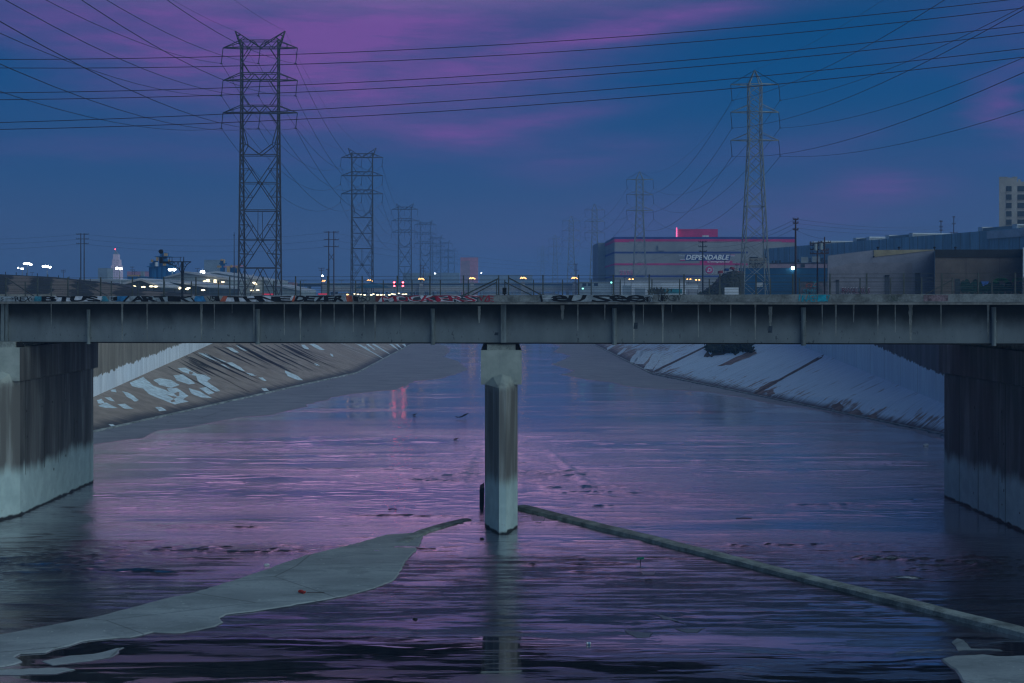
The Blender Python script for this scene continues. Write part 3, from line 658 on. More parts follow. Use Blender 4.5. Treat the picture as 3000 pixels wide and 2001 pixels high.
# drain pipes / bearing stiffeners standing off the web
for px, r in [(9, .10), (20, .07), (259, .105), (755, .13), (1268, .12), (1471, .07), (1479, .075), (1800, .12), (2354, .13), (2912, .12)]:
    D = bd(px, 1.0); x = (px - CX) * D / FP; m_ = MB(); p0 = Vector((x, by(x, 1.02), zlow(x) - .06))
    if r > .1:
        m_.tube([p0, p0 + Vector((0, 0, 1.95))], r, 10)
        for zz in (.5, 1.2): m_.tube([p0 + Vector((0, 0, zz)), p0 + Vector((0, 0, zz + .05))], r * 1.25, 10)
        m_.build('drain_pipe', M_pipe, bridge, smooth=False)
    else:
        m_.box(x - r, x + r, by(x, .93), by(x, 1.15), zlow(x) + .06, 12.0); m_.build('stiffener', M_pipe, bridge)
# piers
def pier(xc, yf, yb, zlev):
    hw = .88; m_ = MB(); nose = 2.4
    out2 = [(xc - .12, yf), (xc + .24, yf), (xc + hw, yf + nose), (xc + hw, yb), (xc + .2, yb + 2.0), (xc - .2, yb + 2.0), (xc - hw, yb), (xc - hw, yf + nose)]
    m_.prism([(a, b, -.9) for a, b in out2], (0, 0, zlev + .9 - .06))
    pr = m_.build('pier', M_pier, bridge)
    m_ = MB()
    m_.box(xc - 1.09, xc + 1.09, yf + 1.7, yb + .4, zlev, 9.55)
    # sloped shoulder joining nose to cap
    n0 = [(xc - hw, yf + nose, zlev - .05), (xc - .12, yf, zlev - .10), (xc + .24, yf, zlev - .10), (xc + hw, yf + nose, zlev - .05)]
    ta = [(xc - .86, yf + 1.69, zlev + .02), (xc - .45, yf + 1.69, zlev + .42), (xc + .05, yf + 1.69, zlev + .56), (xc + .5, yf + 1.69, zlev + .42), (xc + .86, yf + 1.69, zlev + .02)]
    m_.raw(n0 + ta, [(0, 1, 5, 4), (1, 6, 5), (1, 2, 6), (2, 7, 6), (2, 3, 8, 7)])
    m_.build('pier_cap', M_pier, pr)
    m_ = MB(); m_.box(xc - .76, xc + .76, yf + 1.95, yb + .2, 9.55, 9.86); m_.build('bearing_block', mat('block_concrete', (.33, .36, .35), var=.3, scale=1.5), pr)
    for s_ in (-1, 1):
        m_ = MB(); m_.prism([(xc + s_ * .77, yf + 2.1, 9.55), (xc + s_ * 1.04, yf + 2.1, 9.55), (xc + s_ * .92, yf + 2.1, 9.86), (xc + s_ * .77, yf + 2.1, 9.86)], (0, .6, 0)); m_.build('bearing', M_bear, pr)
    # vertical form lines and tie holes on the long sides
    m_ = MB()
    for s_ in (-1, 1):
        y = yf + nose + .9
        while y < yb:
            m_.box(xc + s_ * (hw - .01), xc + s_ * (hw + .014), y, y + random.choice([.02, .05, .03]), random.choice([.05, .05, 2.2, 3.4]), zlev - random.choice([.1, .1, 1.5, 3])); y += random.choice([.5, 1.3, 2.6, 3.4])
        for yy in [yf + nose + 1.2 + 2.4 * i for i in range(5)]:
            for zz in (1.0, 1.7, 2.4, 4.3, 5.9):
                if random.random() < .55: continue
                yj = yy + random.uniform(-.25, .25); zj = zz + random.uniform(-.12, .12); m_.box(xc + s_ * (hw - .01), xc + s_ * (hw + .02), yj, yj + random.uniform(.05, .1), zj, zj + random.uniform(.06, .16))
    m_.build('form_mark', mat('form_line', (.05, .05, .045)), pr)
    return pr
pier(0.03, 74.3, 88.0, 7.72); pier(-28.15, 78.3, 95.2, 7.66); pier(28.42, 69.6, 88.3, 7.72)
m_ = MB(); m_.prism([(-1.25, 84, -.2), (-1.0, 84, -.2), (-1.0, 84, 1.15), (-1.25, 84, 1.0)], (0, 2.2, 0)); m_.build('pier_fin', mat('wet_concrete', (.03, .035, .04)), bridge)
for s_ in (-1, 1):
    m_ = MB(); x0 = 41.8 if s_ > 0 else -66
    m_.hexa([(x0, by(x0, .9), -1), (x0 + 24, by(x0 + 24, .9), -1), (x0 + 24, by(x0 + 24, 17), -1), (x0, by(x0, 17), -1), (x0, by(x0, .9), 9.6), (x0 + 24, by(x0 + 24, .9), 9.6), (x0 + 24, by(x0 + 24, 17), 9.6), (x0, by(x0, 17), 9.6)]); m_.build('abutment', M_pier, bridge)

# graffiti on the parapet, children of the parapet
def par_fn(a, b, n):
    """a: px, b: fraction of the parapet height"""
    D = bd(a, -.03 - n); x = (a - CX) * D / FP; z0 = 12.145; return Vector((x, D, z0 + (ztop(x) - z0 - .005) * b))
def gq(mbx, a0, a1, m, b0=0.02, b1=.98, sl=0.0, n=0.0):
    k = max(1, int((a1 - a0) / 20))
    for i in range(k):
        u0 = a0 + (a1 - a0) * i / k; u1 = a0 + (a1 - a0) * (i + 1) / k
        mbx.face([par_fn(u0, b0, n), par_fn(u1, b0, n), par_fn(u1 + sl, b1, n), par_fn(u0 + sl, b1, n)], m)
def graf(label, quads, texts, strokes=()):
    m_ = MB()
    for q in quads: gq(m_, *q)
    for (s_, a0, a1, b0, b1, m, bold, sh, g, n) in texts:
        k = len(s_); wl = (a1 - a0) / k; rg = random.Random(s_ + str(m.name))
        for i, ch in enumerate(s_):
            c0 = a0 + wl * i - wl * .06 + rg.uniform(-.05, .05) * wl; c1_ = a0 + wl * (i + 1) + wl * .05; t0 = rg.uniform(-.35, .35) * wl; tl = rg.uniform(-.14, .14); wv = rg.uniform(.04, .12); ph = rg.uniform(0, 6)
            def fn(a, b, z, n=n, t0=t0, tl=tl, c0=c0, c1_=c1_, wv=wv, ph=ph, i=i):
                u = (a - c0) / (c1_ - c0) - .5
                a2 = a + t0 * (b - .5) + wv * wl * math.sin(ph + b * 5); b2 = b + tl * u + wv * .6 * math.sin(ph + u * 5)
                return par_fn(a2, min(1.0, max(0.0, b2)), n + .004 + z + .001 * (i % 2))
            text_on(m_, ch, fn, c0, c1_, b0, b1, m, 0, bold, .004)
            if bold > .03 and rg.random() < .6:
                dx = rg.uniform(c0, c1_); m_.face([par_fn(dx, 0.0, n + .01), par_fn(dx + 1.2, 0.0, n + .01), par_fn(dx + 1.0, .5, n + .01), par_fn(dx + .3, .5, n + .01)], m)
    for (pts, wpx, m) in strokes:
        wp = wpx
        for (a0, b0), (a1, b1) in zip(pts, pts[1:]):
            dx, dz = (a1 - a0), (b1 - b0) * 18; L = math.hypot(dx, dz) or 1; nx, nz = -dz / L * wp / 2, dx / L * wp / 2 / 18
            m_.face([par_fn(a0 - nx, b0 - nz, .02), par_fn(a1 - nx, b1 - nz, .02), par_fn(a1 + nx, b1 + nz, .02), par_fn(a0 + nx, b0 + nz, .02)], m)
    o = m_.build('graffiti', None, para, label=label)
    return o
graf('small black REX tag with arrows', [(-30, 98, M_pale, .03, .97, 0)], [('S', 1, 10, .15, .85, M_black, .0, 0, 0, .006), ('REX', 43, 90, .0, .95, M_black, .012, 0, 0, .006)],
     [([(14, .5), (38, .55)], 1.3, M_black), ([(33, .8), (39, .55), (34, .3)], 1.3, M_black), ([(104, .5), (90, .45)], 1.3, M_black), ([(95, .75), (90, .45), (95, .2)], 1.3, M_black)])
graf('black and white BTUS lettering edged with teal', [(98, 122, M_teal, .02, .98, 4), (120, 294, M_white, .02, .98, 6, .003), (294, 320, M_teal, .02, .98, -10)],
     [('BTUS', 124, 292, -.02, 1.02, M_black, .045, .15, 0, .010)], [([(296, .98), (299, .5), (294, .02)], 1.6, M_white), ([(120, .02), (127, .98)], 1.6, M_black)])
graf('blue patch with small B tag', [(320, 338, M_pale, .02, .98, 0, .001), (338, 372, M_blue, .02, .98, 5)], [('B-', 325, 343, .15, .85, M_black, .01, 0, 0, .006)])
graf('black and white ARTIK lettering beside blue patches', [(368, 565, M_pale, .02, .98, 8, .003), (567, 604, M_blue, .02, .98, -8)],
     [('ARTIK', 388, 560, -.02, 1.02, M_black, .045, .1, 0, .010)], [([(362, .0), (378, 1.0)], 5, M_black), ([(556, .95), (570, .02)], 4, M_black), ([(556, .6), (568, .98)], 1.5, M_white)])
graf('thin black V5 tag', [], [('V5-', 608, 643, .05, .95, M_black, .0, .1, 0, .006)])
graf('black and white THNE lettering edged with orange', [(644, 668, M_orange, .02, .98, 10), (660, 853, M_white, .02, .98, 8, .003), (853, 864, M_orange, .02, .98, 0, .001)],
     [('THNE', 672, 852, -.02, .95, M_black, .05, .35, 0, .010)])
graf('black DEZER lettering on a pale wash', [(864, 1012, M_pale, .02, .98, 2)], [('DEZER', 866, 1008, .02, 1.0, M_black, .04, .1, 0, .008)], [([(1010, .9), (1015, .05)], 1.5, M_white)])
graf('orange patch with thin IMSO tag', [(1016, 1033, M_orange, .02, .98, -2)], [('IMSO', 1036, 1084, .05, .9, M_black, -.005, 0, 0, .006)])
graf('slate and red MOCKER lettering with white outlines', [(1100, 1122, mat('rust_wash', (.16, .05, .05)), .02, .98, 0), (1118, 1402, M_slate, .02, .98, -3, .002)],
     [('MOCKERS', 1116, 1400, .0, 1.0, M_white, .035, .0, 0, .008), ('MOCKERS', 1118, 1399, .05, .95, M_red, .0, .0, 0, .018)])
graf('thin red VZ squiggle tag', [], [('VZE', 1404, 1446, .05, .9, M_red, .0, .1, 0, .006)])
graf('silver bubble letters with black outlines', [(1582, 1912, M_pale, .02, .98, 0)], [('eU', 1618, 1712, -.05, 1.0, M_black, .03, 0, 0, .006), ('See', 1738, 1890, -.05, 1.0, M_black, .02, .2, 0, .006)],
     [([(1584, .98), (1588, .02)], 6, M_black), ([(1590, .5), (1620, .5)], 1.2, M_white), ([(1735, .1), (1800, .15)], 1.5, M_black), ([(1802, .9), (1820, .5), (1828, .05)], 1.5, M_black), ([(1850, .1), (1905, .75)], 1.6, M_black)])
graf('small black PRICK tag', [], [('PRICKY', 1884, 1914, .05, .65, M_black, .0, .1, 0, .012)])
graf('thin black L189 tag', [], [('L189', 1930, 1956, .1, .95, M_black, .0, .15, 0, .006)])
graf('thin grey GW tag', [], [('GW', 1960, 1994, .1, .9, mat('grey_ink', (.06, .07, .08)), -.01, 0, 0, .006)])
graf('cyan KAER 17 tag', [], [('"KAER-17', 2341, 2432, .05, .95, M_cyan, .0, .2, 0, .006)])
graf('faded pink smear', [(2706, 2778, mat('faded_pink', (.24, .17, .20), var=.5, scale=5), .1, .9, 0)], [])
graf('faded green smear', [], [('CSEC', 2600, 2640, .2, .85, mat('faded_green', (.10, .14, .12)), -.01, .1, 0, .006)])

# post and cable fences on both parapets
def fence(label, off, xs, zt, cat='fence', braces=(), lv=(.12, .35, .58, .80, .97), r=.034):
    x0 = bp(xs[len(xs) // 2], 860, off)
    f = thing('cable_fence', label, cat, (x0.x, x0.y, ztop(x0.x)), 'steel fences on the bridge')
    xa = []
    for px in xs:
        D = bd(px, off); x = (px - CX) * D / FP; xa.append(x); zb = ztop(x) if off < 10 else ztop(x)
        m_ = MB(); m_.box(x - r, x + r, D - r, D + r, zb - .02, zb + zt); m_.box(x - r * 2.2, x + r * 2.2, D - r * 2, D + r * 2, zb - .01, zb + .03)
        m_.build('post', M_post, f)
    for l in lv:
        m_ = MB(); m_.tube([(x, by(x, off), ztop(x) + zt * l) for x in (XL, 0, XR)], .011, 4); m_.build('cable', M_post, f)
    for pa, ya, pb, yb in braces:
        m_ = MB(); m_.beam(bp(pa, ya, off), bp(pb, yb, off), .07); m_.build('brace', M_post, f)
    return f
nx = [17 + 92.5 * k for k in range(-3, 16)] + [1461, 1490, 1590.7, 1695, 1797, 1902, 2004, 2109, 2215, 2323, 2432, 2539, 2648, 2759, 2866, 2974, 3082]
nx = [17 - 92, 17, 110, 199, 295, 388, 480, 574, 673, 771, 866, 960, 1061, 1164, 1259.5, 1358, 1461, 1490, 1590.7, 1695, 1797, 1902, 2004, 2109, 2215, 2323, 2432, 2539, 2648, 2759, 2866, 2974, 3082]
fence('tall post and cable fence on the near parapet above the graffiti', .15, nx, 1.05, braces=[(1461, 816, 1352, 868), (1490, 814, 1590, 866)])
fx = [-6, 74, 150, 228, 326, 404, 482, 561, 640, 720, 802, 880, 964, 1042, 1123, 1207, 1290, 1372, 1455, 1479, 1563, 1648, 1732, 1817, 1910, 1991, 2078, 2170, 2257, 2342, 2430, 2520, 2609, 2700, 2790, 2906, 3000]
fence('shorter looking fence on the far parapet behind the near one', 17.6, fx, 1.02, braces=[(1455, 827, 1380, 866), (1480, 827, 1560, 866), (2790, 820, 2712, 862), (250, 832, 318, 868), (20, 815, 100, 868)])
m_ = MB(); q = bp(1478, 868, .6); m_.box(q.x - .04, q.x + .04, q.y, q.y + .08, 12.1, 12.85); m_.box(q.x - .11, q.x + .11, q.y - .03, q.y + .12, 12.55, 12.9)
tag(m_.build('junction_box', M_black), 'small black box on a stub at the middle of the bridge railing', 'box')

# ================================================================== PYLONS
ARM_A = [51.8, 45.3, 38.8]
def pylon_a(label, loc, group):
    t_ = thing('lattice_pylon', label, 'pylon', (0, 0, 0), group); w_ = 3.7
    def d(z): return 1.1 if z > 38.8 else 1.1 + (3.85 - 1.1) * (38.8 - z) / 38.8
    B = MB(); T = .13
    for sx in (-1, 1):
        for sy in (-1, 1):
            B.beam((sx * w_, sy * 3.85, -.3), (sx * w_, sy * 1.1, 38.8), .30); B.beam((sx * w_, sy * 1.1, 38.8), (sx * w_, sy * 1.1, 53.2), .26)
        zs = [0, 4, 7.7, 10.5, 13.3, 16.3, 19.2, 22, 24.7, 27.5, 30.3, 32.6, 35, 37, 38.8, 40.4, 42.2, 43.8, 45.3, 46.9, 48.6, 50.2, 51.8]
        for i, (a, b) in enumerate(zip(zs, zs[1:])):
            s1 = 1 if i % 2 else -1
            B.beam((sx * w_, s1 * d(a), a), (sx * w_, -s1 * d(b), b), T); B.beam((sx * w_, -d(b), b), (sx * w_, d(b), b), T)
            if a < 30: B.beam((sx * w_, -s1 * d(a), a), (sx * w_, s1 * d(b), b), T * .8)
    for sy in (-1, 1):
        def q(x, z): return (x, sy * d(z), z)
        for z in (30.3, 24.7, 19.2, 13.3, 7.7, 1.2): B.beam(q(-w_, z), q(w_, z), .17 if z in (19.2, 30.3, 7.7) else T)
        for a, c, b in ((30.3, 24.7, 19.2), (19.2, 13.3, 7.7)):
            for sx in (-1, 1):
                B.beam(q(sx * w_, a), q(0, c), .15); B.beam(q(0, c), q(sx * w_, b), .15)
                za = (a + c) / 2; zb = (b + c) / 2
                B.beam(q(sx * w_, za), q(sx * w_ / 2, za), T * .8); B.beam(q(sx * w_, zb), q(sx * w_ / 2, zb), T * .8)
                B.beam(q(sx * w_ / 2, za), q(sx * w_, c + .1), T * .8); B.beam(q(sx * w_ / 2, zb), q(sx * w_, c - .1), T * .8)
            B.box(-.22, .22, sy * d(c) - .1, sy * d(c) + .1, c - .25, c + .25)
        B.beam(q(-.9, 19.2), q(-.0, 13.3), T * .8) if False else B.beam(q(0, 19.2), q(0, 13.3), T * .8)
        for sx in (-1, 1):
            B.beam(q(0, 7.7), q(sx * w_, .2), .15); B.beam(q(sx * w_ / 2, 4), q(sx * w_, 4), T * .8); B.beam(q(sx * w_ / 2, 4), q(sx * w_, 7.5), T * .8)
            B.beam(q(sx * w_, 36.6), q(sx * 2.65, 32.4), .15); B.beam(q(sx * 2.65, 32.4), q(0, 30.35), .17); B.beam(q(sx * 2.65, 32.4), q(sx * w_, 30.4), T); B.beam(q(sx * 2.65, 32.6), q(sx * w_, 32.6), T)
            for za in ARM_A: B.beam(q(sx * 1.9, za), q(sx * w_, za - 2.7), T)
            for za in ARM_A[1:]: B.beam(q(sx * w_, za + 3.9), q(sx * 2.1, za + 1.45), T)
    B.build('tower_body', M_steelA, t_)
    for za in ARM_A:
        A = MB()
        for sy in (-1, 1):
            A.beam((-w_, sy * 1.1, za), (w_, sy * 1.1, za), .2); A.beam((-w_, sy * 1.1, za + 1.4), (w_, sy * 1.1, za + 1.4), .15)
            xs = [-w_ + i * 2 * w_ / 6 for i in range(7)]
            for i in range(6): A.beam((xs[i], sy * 1.1, za + (1.4 if i % 2 == 0 else 0)), (xs[i + 1], sy * 1.1, za + (0 if i % 2 == 0 else 1.4)), T)
            for sx in (-1, 1):
                A.beam((sx * w_, sy * 1.1, za), (sx * 7.45, 0, za), .2); A.beam((sx * w_, sy * 1.1, za + 1.4), (sx * 7.45, 0, za), .14)
                A.beam((sx * 5.4, sy * .6, za), (sx * 5.4, sy * .6, za + .75), T * .7)
        A.beam((0, -1.1, za), (0, 1.1, za), T)
        A.build('crossarm', M_steelA, t_)
        for x in (-7.45, 0, 7.45):
            I = MB(); I.tube([(x, 0, za), (x - .33, 0, za - 3.0)], .085, 5); I.tube([(x - .55, -.25, za - 3.1), (x - .2, .25, za - 3.12)], .11, 5); I.build('insulator', M_wire, t_)
    for sx in (-1, 1):
        H = MB()
        for sy in (-1, 1):
            H.beam((sx * w_, sy * 1.1, 51.8), (sx * 5.0, 0, 55.2), .2); H.beam((0, sy * 1.1, 51.9), (sx * 5.0, 0, 55.2), .15); H.beam((sx * 3.1, sy * .7, 53.9), (sx * 4.2, sy * .6, 53.2), T); H.beam((sx * 3.9, sy * .4, 54.5), (sx * 4.6, sy * .3, 54.2), T)
        H.build('earth_wire_horn', M_steelA, t_)
    t_.location = loc
    return t_
ARM_B = [47.9, 41.9, 35.8]
def pylon_b(label, loc, group):
    t_ = thing('lattice_pylon', label, 'pylon', (0, 0, 0), group)
    def w_(z): return 1.33 if z > 35.8 else 1.33 + (2.95 - 1.33) * (35.8 - z) / 35.8
    B = MB(); T = .11
    for sx in (-1, 1):
        for sy in (-1, 1):
            B.beam((sx * 2.95, sy * 2.95, -.3), (sx * 1.33, sy * 1.33, 35.8), .24); B.beam((sx * 1.33, sy * 1.33, 35.8), (sx * 1.33, sy * 1.33, 47.9), .2); B.beam((sx * 1.33, sy * 1.33, 47.9), (0, 0, 51), .18)
    zs = [0, 5, 9.5, 13.8, 17.8, 21.5, 25, 28.2, 31.1, 33.6, 35.8, 37.8, 39.8, 41.9, 43.9, 45.9, 47.9]
    for a, b in zip(zs, zs[1:]):
        u, v = w_(a), w_(b)
        for s_ in (-1, 1):
            B.beam((-u, s_ * u, a), (v, s_ * v, b), T); B.beam((u, s_ * u, a), (-v, s_ * v, b), T)
            B.beam((s_ * u, -u, a), (s_ * v, v, b), T); B.beam((s_ * u, u, a), (s_ * v, -v, b), T)
    for z in (9.5, 21.5, 35.8, 41.9, 47.9):
        u = w_(z)
        for s_ in (-1, 1): B.beam((-u, s_ * u, z), (u, s_ * u, z), .14); B.beam((s_ * u, -u, z), (s_ * u, u, z), .14)
    B.build('tower_body', M_steelB, t_)
    for k, za in enumerate(ARM_B):
        A = MB()
        for sx in (-1, 1):
            for sy in (-1, 1):
                A.beam((sx * 1.33, sy * 1.33, za), (sx * 5.2, 0, za), .17)
                if k: A.beam((sx * 1.33, sy * 1.33, za + 1.6), (sx * 5.2, 0, za), .11)
                else: A.beam((0, 0, 51), (sx * 5.2, 0, za), .10)
            A.beam((sx * 3.2, -.68, za), (sx * 3.2, .68, za), T); A.beam((-1.33, sx * 1.33, za), (1.33, sx * 1.33, za), .15)
        A.build('crossarm', M_steelB, t_)
        for x in (-5.2, 5.2):
            I = MB(); I.tube([(x, 0, za), (x + .3, 0, za - 3.3)], .075, 5); I.tube([(x + .15, -.25, za - 3.4), (x + .6, .25, za - 3.42)], .10, 5); I.build('insulator', M_wire, t_)
    t_.location = loc
    return t_
TA = [(-48.2, 285), (-49.6, 509), (-54.7, 811), (-52, 983), (-55.3, 1225), (-52.6, 1335), (-54.1, 1555)]
ordA = ['nearest and biggest dark portal pylon, behind the left half of the bridge', 'second dark portal pylon from the left, about half the size of the biggest', 'third portal pylon of the left row, faint in the haze',
        'fourth portal pylon of the left row, overlapped by the third', 'fifth portal pylon of the left row, small and hazy', 'sixth portal pylon of the left row, tiny and hazy', 'last and faintest portal pylon of the left row, beside the pink tower block']
pa = pylon_a(ordA[0], (TA[0][0], TA[0][1], GZ), 'portal pylons along the left bank')
for (x, y), lb in zip(TA[1:], ordA[1:]):
    c = copy_tree(pa); c.location = (x, y, GZ); c['label'] = lb
TBp = [(55, 308), (54.4, 557), (49.6, 752), (42.6, 860), (43, 1124), (40, 1364)]
ordB = ['nearest tapering grey pylon with pointed top, in front of the blue building', 'second tapering pylon, in front of the striped warehouse', 'third tapering pylon, at the left edge of the striped warehouse',
        'fourth tapering pylon of the right row, faint left of the warehouse', 'fifth tapering pylon of the right row, very faint', 'last tapering pylon of the right row, barely visible']
pb = pylon_b(ordB[0], (TBp[0][0], TBp[0][1], GZ), 'tapering pylons along the right bank')
for (x, y), lb in zip(TBp[1:], ordB[1:]):
    c = copy_tree(pb); c.location = (x, y, GZ); c['label'] = lb
# conductors, each one continuous from behind the camera past the last pylon
def span(p, q, sag, n=24):
    p, q = Vector(p), Vector(q)
    return [p.lerp(q, i / n) - Vector((0, 0, 4 * sag * (i / n) * (1 - i / n))) for i in range(n + 1)]
def line(tops, r, label, sags, mt=None, group=None):
    pts = []
    for a, b, s_ in zip(tops, tops[1:], sags): pts += span(a, b, s_)[(1 if pts else 0):]
    m_ = MB(); m_.tube(pts, r, 4, caps=False)
    return tag(m_.build('power_line', mt or M_wire), label, 'power line', group)
A0 = [(-48, -30)] + TA
sagsA = [11.3, 8.5, 11, 5, 7, 2.5, 5]
for k, za in enumerate(ARM_A):
    for x, nm in ((-7.45, 'outer left'), (0, 'middle'), (7.45, 'river side')):
        line([(a + x - .33, b, GZ + za - 3.12) for a, b in A0], .045, 'thin black conductor of the left pylons, %s insulator of the %s crossarm' % (nm, ('top', 'middle', 'bottom')[k]), sagsA, group='conductors of the left pylons')
for x, nm in ((-5, 'left'), (5, 'right')):
    line([(a + x, b, GZ + 55.2) for a, b in A0], .022, 'hair thin earth wire on the %s horns of the left pylons' % nm, [s_ * .8 for s_ in sagsA], group='earth wires')
B0 = [(56, -10)] + TBp
sagsB = [8.8, 9.5, 6, 2.5, 7, 5]
for k, za in enumerate(ARM_B):
    for x, nm in ((-5.2, 'river side'), (5.2, 'outer right')):
        line([(a + x + .3, b, GZ + za - 3.42) for a, b in B0], .04, 'thin black conductor of the right pylons, %s insulator of the %s crossarm' % (nm, ('top', 'middle', 'bottom')[k]), sagsB, group='conductors of the right pylons')
line([(a, b, GZ + 51) for a, b in B0], .02, 'hair thin earth wire over the pointed tops of the right pylons', [s_ * .8 for s_ in sagsB], group='earth wires')
# six heavy cables strung across the river nearer than the pylons
for i, (ya, yb_, yc) in enumerate([(174, 129, -6), (199, 160, 23), (272, 215, 73), (292, 236.5, 95), (359, 283.5, 142), (379, 312, 167)]):
    pts = []
    a2 = (ya - 2 * yb_ + yc) / 2; a1 = yb_ - ya - a2
    for k in range(-8, 25):
        u = k / 8.0; pts.append(P(u * 1500, ya + a1 * u + a2 * u * u, 150 - (k - 8) * .8))
    m_ = MB(); m_.tube(pts, .040, 5, caps=False)
    tag(m_.build('power_line', M_wireB), 'heavy maroon cable crossing the whole sky, %s of the six from the top' % ('first', 'second', 'third', 'fourth', 'fifth', 'lowest')[i], 'power line', 'six heavy cables crossing the sky')

# ================================================================== BACKGROUND
def rb(mbx, x0, y0, x1, y1, D, depth=10, m=None, base=None, ob=True):
    """box whose front face spans the given image rectangle at distance D; y1 None = down to the ground"""
    a = P(x0, y0, D); b = P(x1, y0, D); z1 = a.z; z0 = (GZ - .3 if base is None else base) if y1 is None else P(x0, y1, D).z
    k = (D + depth) / D if (ob and a.x > 0) else 1.0
    mbx.hexa([(a.x, D, z0), (b.x, D, z0), (b.x * k, D + depth, z0), (a.x * k, D + depth, z0), (a.x, D, z1), (b.x, D, z1), (b.x * k, D + depth, z1), (a.x * k, D + depth, z1)], m)
def emis(name, col, s): return mat(name, col, emit=col, es=s)
E_white = emis('floodlight_white', (.85, .95, 1.0), 22); E_orange = emis('sodium_orange', (1.0, .50, .14), 7); E_warm = emis('lamp_warm', (1.0, .86, .55), 5)
E_red = emis('signal_red', (1.0, .05, .07), 26); E_green = emis('signal_green', (.25, 1.0, .85), 5); E_pink = emis('neon_pink', (1.0, .12, .32), 2.2); E_amber = emis('lit_window_amber', (1.0, .55, .12), .35)
E_cyan = emis('lamp_cyan', (.7, 1.0, .9), 18)
M_beige = mat('beige_panel', (.31, .30, .31), var=.12, scale=.05); M_navy = mat('navy_stripe', (.03, .05, .24), var=.15, scale=.1); M_crim = mat('crimson_stripe', (.60, .03, .17), var=.15, scale=.1)
M_teb = mat('shaded_side_panel', (.22, .26, .28), var=.15, scale=.05); M_wht = mat('white_panel', (.60, .62, .68), var=.15, scale=.1); M_gry = mat('grey_metal', (.26, .30, .33), var=.2, scale=.1)
M_lroof = mat('pale_metal_roof', (.42, .45, .52), var=.15, scale=.08); M_dk = mat('dark_shed', (.035, .05, .06), var=.3, scale=.2); M_glass = mat('dark_window', (.012, .02, .03), rough=.2, var=.2, scale=.3)
M_silo = mat('blue_silo', (.010, .13, .34), var=.2, scale=.3, stretch=(1, 1, .1)); M_yel = mat('yellow_steel', (.50, .32, .14), var=.2, scale=.5); M_door = mat('dark_door', (.08, .09, .12), var=.2)

# --- rail embankment on the left
mbx = MB(); NXg, NYg = 60, 12; vs = []; fs = []
prof = [(-700, 770), (0, 806), (120, 812), (330, 834), (420, 852), (560, 862), (660, 876)]
def top_at(px):
    for (a, ya), (b, yb2) in zip(prof, prof[1:]):
        if px <= b: return ya + (yb2 - ya) * (px - a) / (b - a)
    return prof[-1][1]
for i in range(NXg + 1):
    px = -300 + 960 * i / NXg; tp = P(px, top_at(px), 215)
    for j in range(NYg + 1):
        f = j / NYg; X = tp.x; Yy = 190 + 25 * f; z = GZ + (tp.z - GZ) * min(1, f * 1.15) + (random.uniform(-.15, .15) if 0 < j < NYg - 2 else 0)
        vs.append((X * (Yy / 215), Yy, z))
for i in range(NXg):
    for j in range(NYg):
        a = i * (NYg + 1) + j; fs.append((a, a + NYg + 1, a + NYg + 2, a + 1))
mbx.raw(vs, fs)
n0 = len(vs)
m = bpy.data.materials.new('eroded_embankment'); m.use_nodes = True; N = NT(m.node_tree); b = m.node_tree.nodes['Principled BSDF']
P_ = pos_node(N); x, y, z = N.xyz(P_)[:3]
dg_ = N.m('FRACT', N.m('DIVIDE', N.m('ADD', N.m('ADD', x, N.m('MULTIPLY', z, 1.3)), N.m('MULTIPLY', N.noise(P_, .35, 4, .6), 4.0)), 5.6))
c = N.mix(N.ss(dg_, .40, .50), (.15, .115, .10), (.010, .014, .018)); c = N.mix(N.ss(dg_, .95, 1.0), c, (.15, .115, .10))
c = N.mix(N.ss(N.noise(P_, 1.8, 4, .6), .55, .7), c, (.05, .05, .045)); N.lk(b.inputs['Base Color'], c); b.inputs['Roughness'].default_value = .95
setting(mbx.build('embankment', m, smooth=True))
mbx = MB()
for (a, ya), (b2, yb2) in zip(prof[:-1], prof[1:]):
    p, q = P(a, ya, 215), P(b2, yb2, 215)
    mbx.hexa([(p.x, 215.05, p.z - .9), (q.x, 215.05, q.z - .9), (q.x, 222, q.z - .9), (p.x, 222, p.z - .9), (p.x, 215.05, p.z + .12), (q.x, 215.05, q.z + .12), (q.x, 222, q.z + .12), (p.x, 222, p.z + .12)], M_dk)
for k in range(19):
    px = 16 + 31 * k; p = P(px, top_at(px), 215.3); mbx.box(p.x - .04, p.x + .04, 215.3, 215.4, p.z, p.z + .55, M_dk)
tag(mbx.build('rail_viaduct', None), 'dark track bed with short posts along the top of the left embankment', 'track')
m_ = MB(); rb(m_, -200, 861, 160, None, 120, .4, M_conc); tag(m_.build('low_wall', None), 'low grey wall along the foot of the left embankment', 'wall')

# --- lamps
def mast(label, px, ytop, D, heads, em, size, name='floodlight_mast', cat='floodlight', group=None, r=.12, mt=None):
    p = P(px, ytop, D); t_ = thing(name, label, cat, (p.x, D, GZ), group)
    B = MB(); B.tube([(p.x, D, GZ - .2), (p.x, D, p.z)], [r * 1.5, r], 6)
    if len(heads) > 1:
        xa = P(heads[0][0], heads[0][1], D); xb = P(heads[-1][0], heads[-1][1], D); B.beam((xa.x, D, xa.z), (xb.x, D, xb.z), r)
        B.beam((xa.x, D, xa.z), (p.x, D, p.z - .3), r * .8)
    B.build('pole', mt or M_steelB, t_)
    for hx, hy in heads:
        h = P(hx, hy, D); L = MB(); L.ball((h.x, D - .3, h.z), size, None, 8, (1.15, .5, .8)); L.build('lamp_head', em, t_, smooth=True)
    return t_
fg = 'floodlights over the rail yard'
mast('cluster of four white floodlights on the tallest far left mast', 81, 773, 620, [(72, 773), (78, 771), (85, 772), (91, 775)], E_white, .52, group=fg)
mast('cluster of four white floodlights second from the left', 138, 781, 600, [(128, 781), (134, 780), (141, 781), (147, 783)], E_white, .50, group=fg)
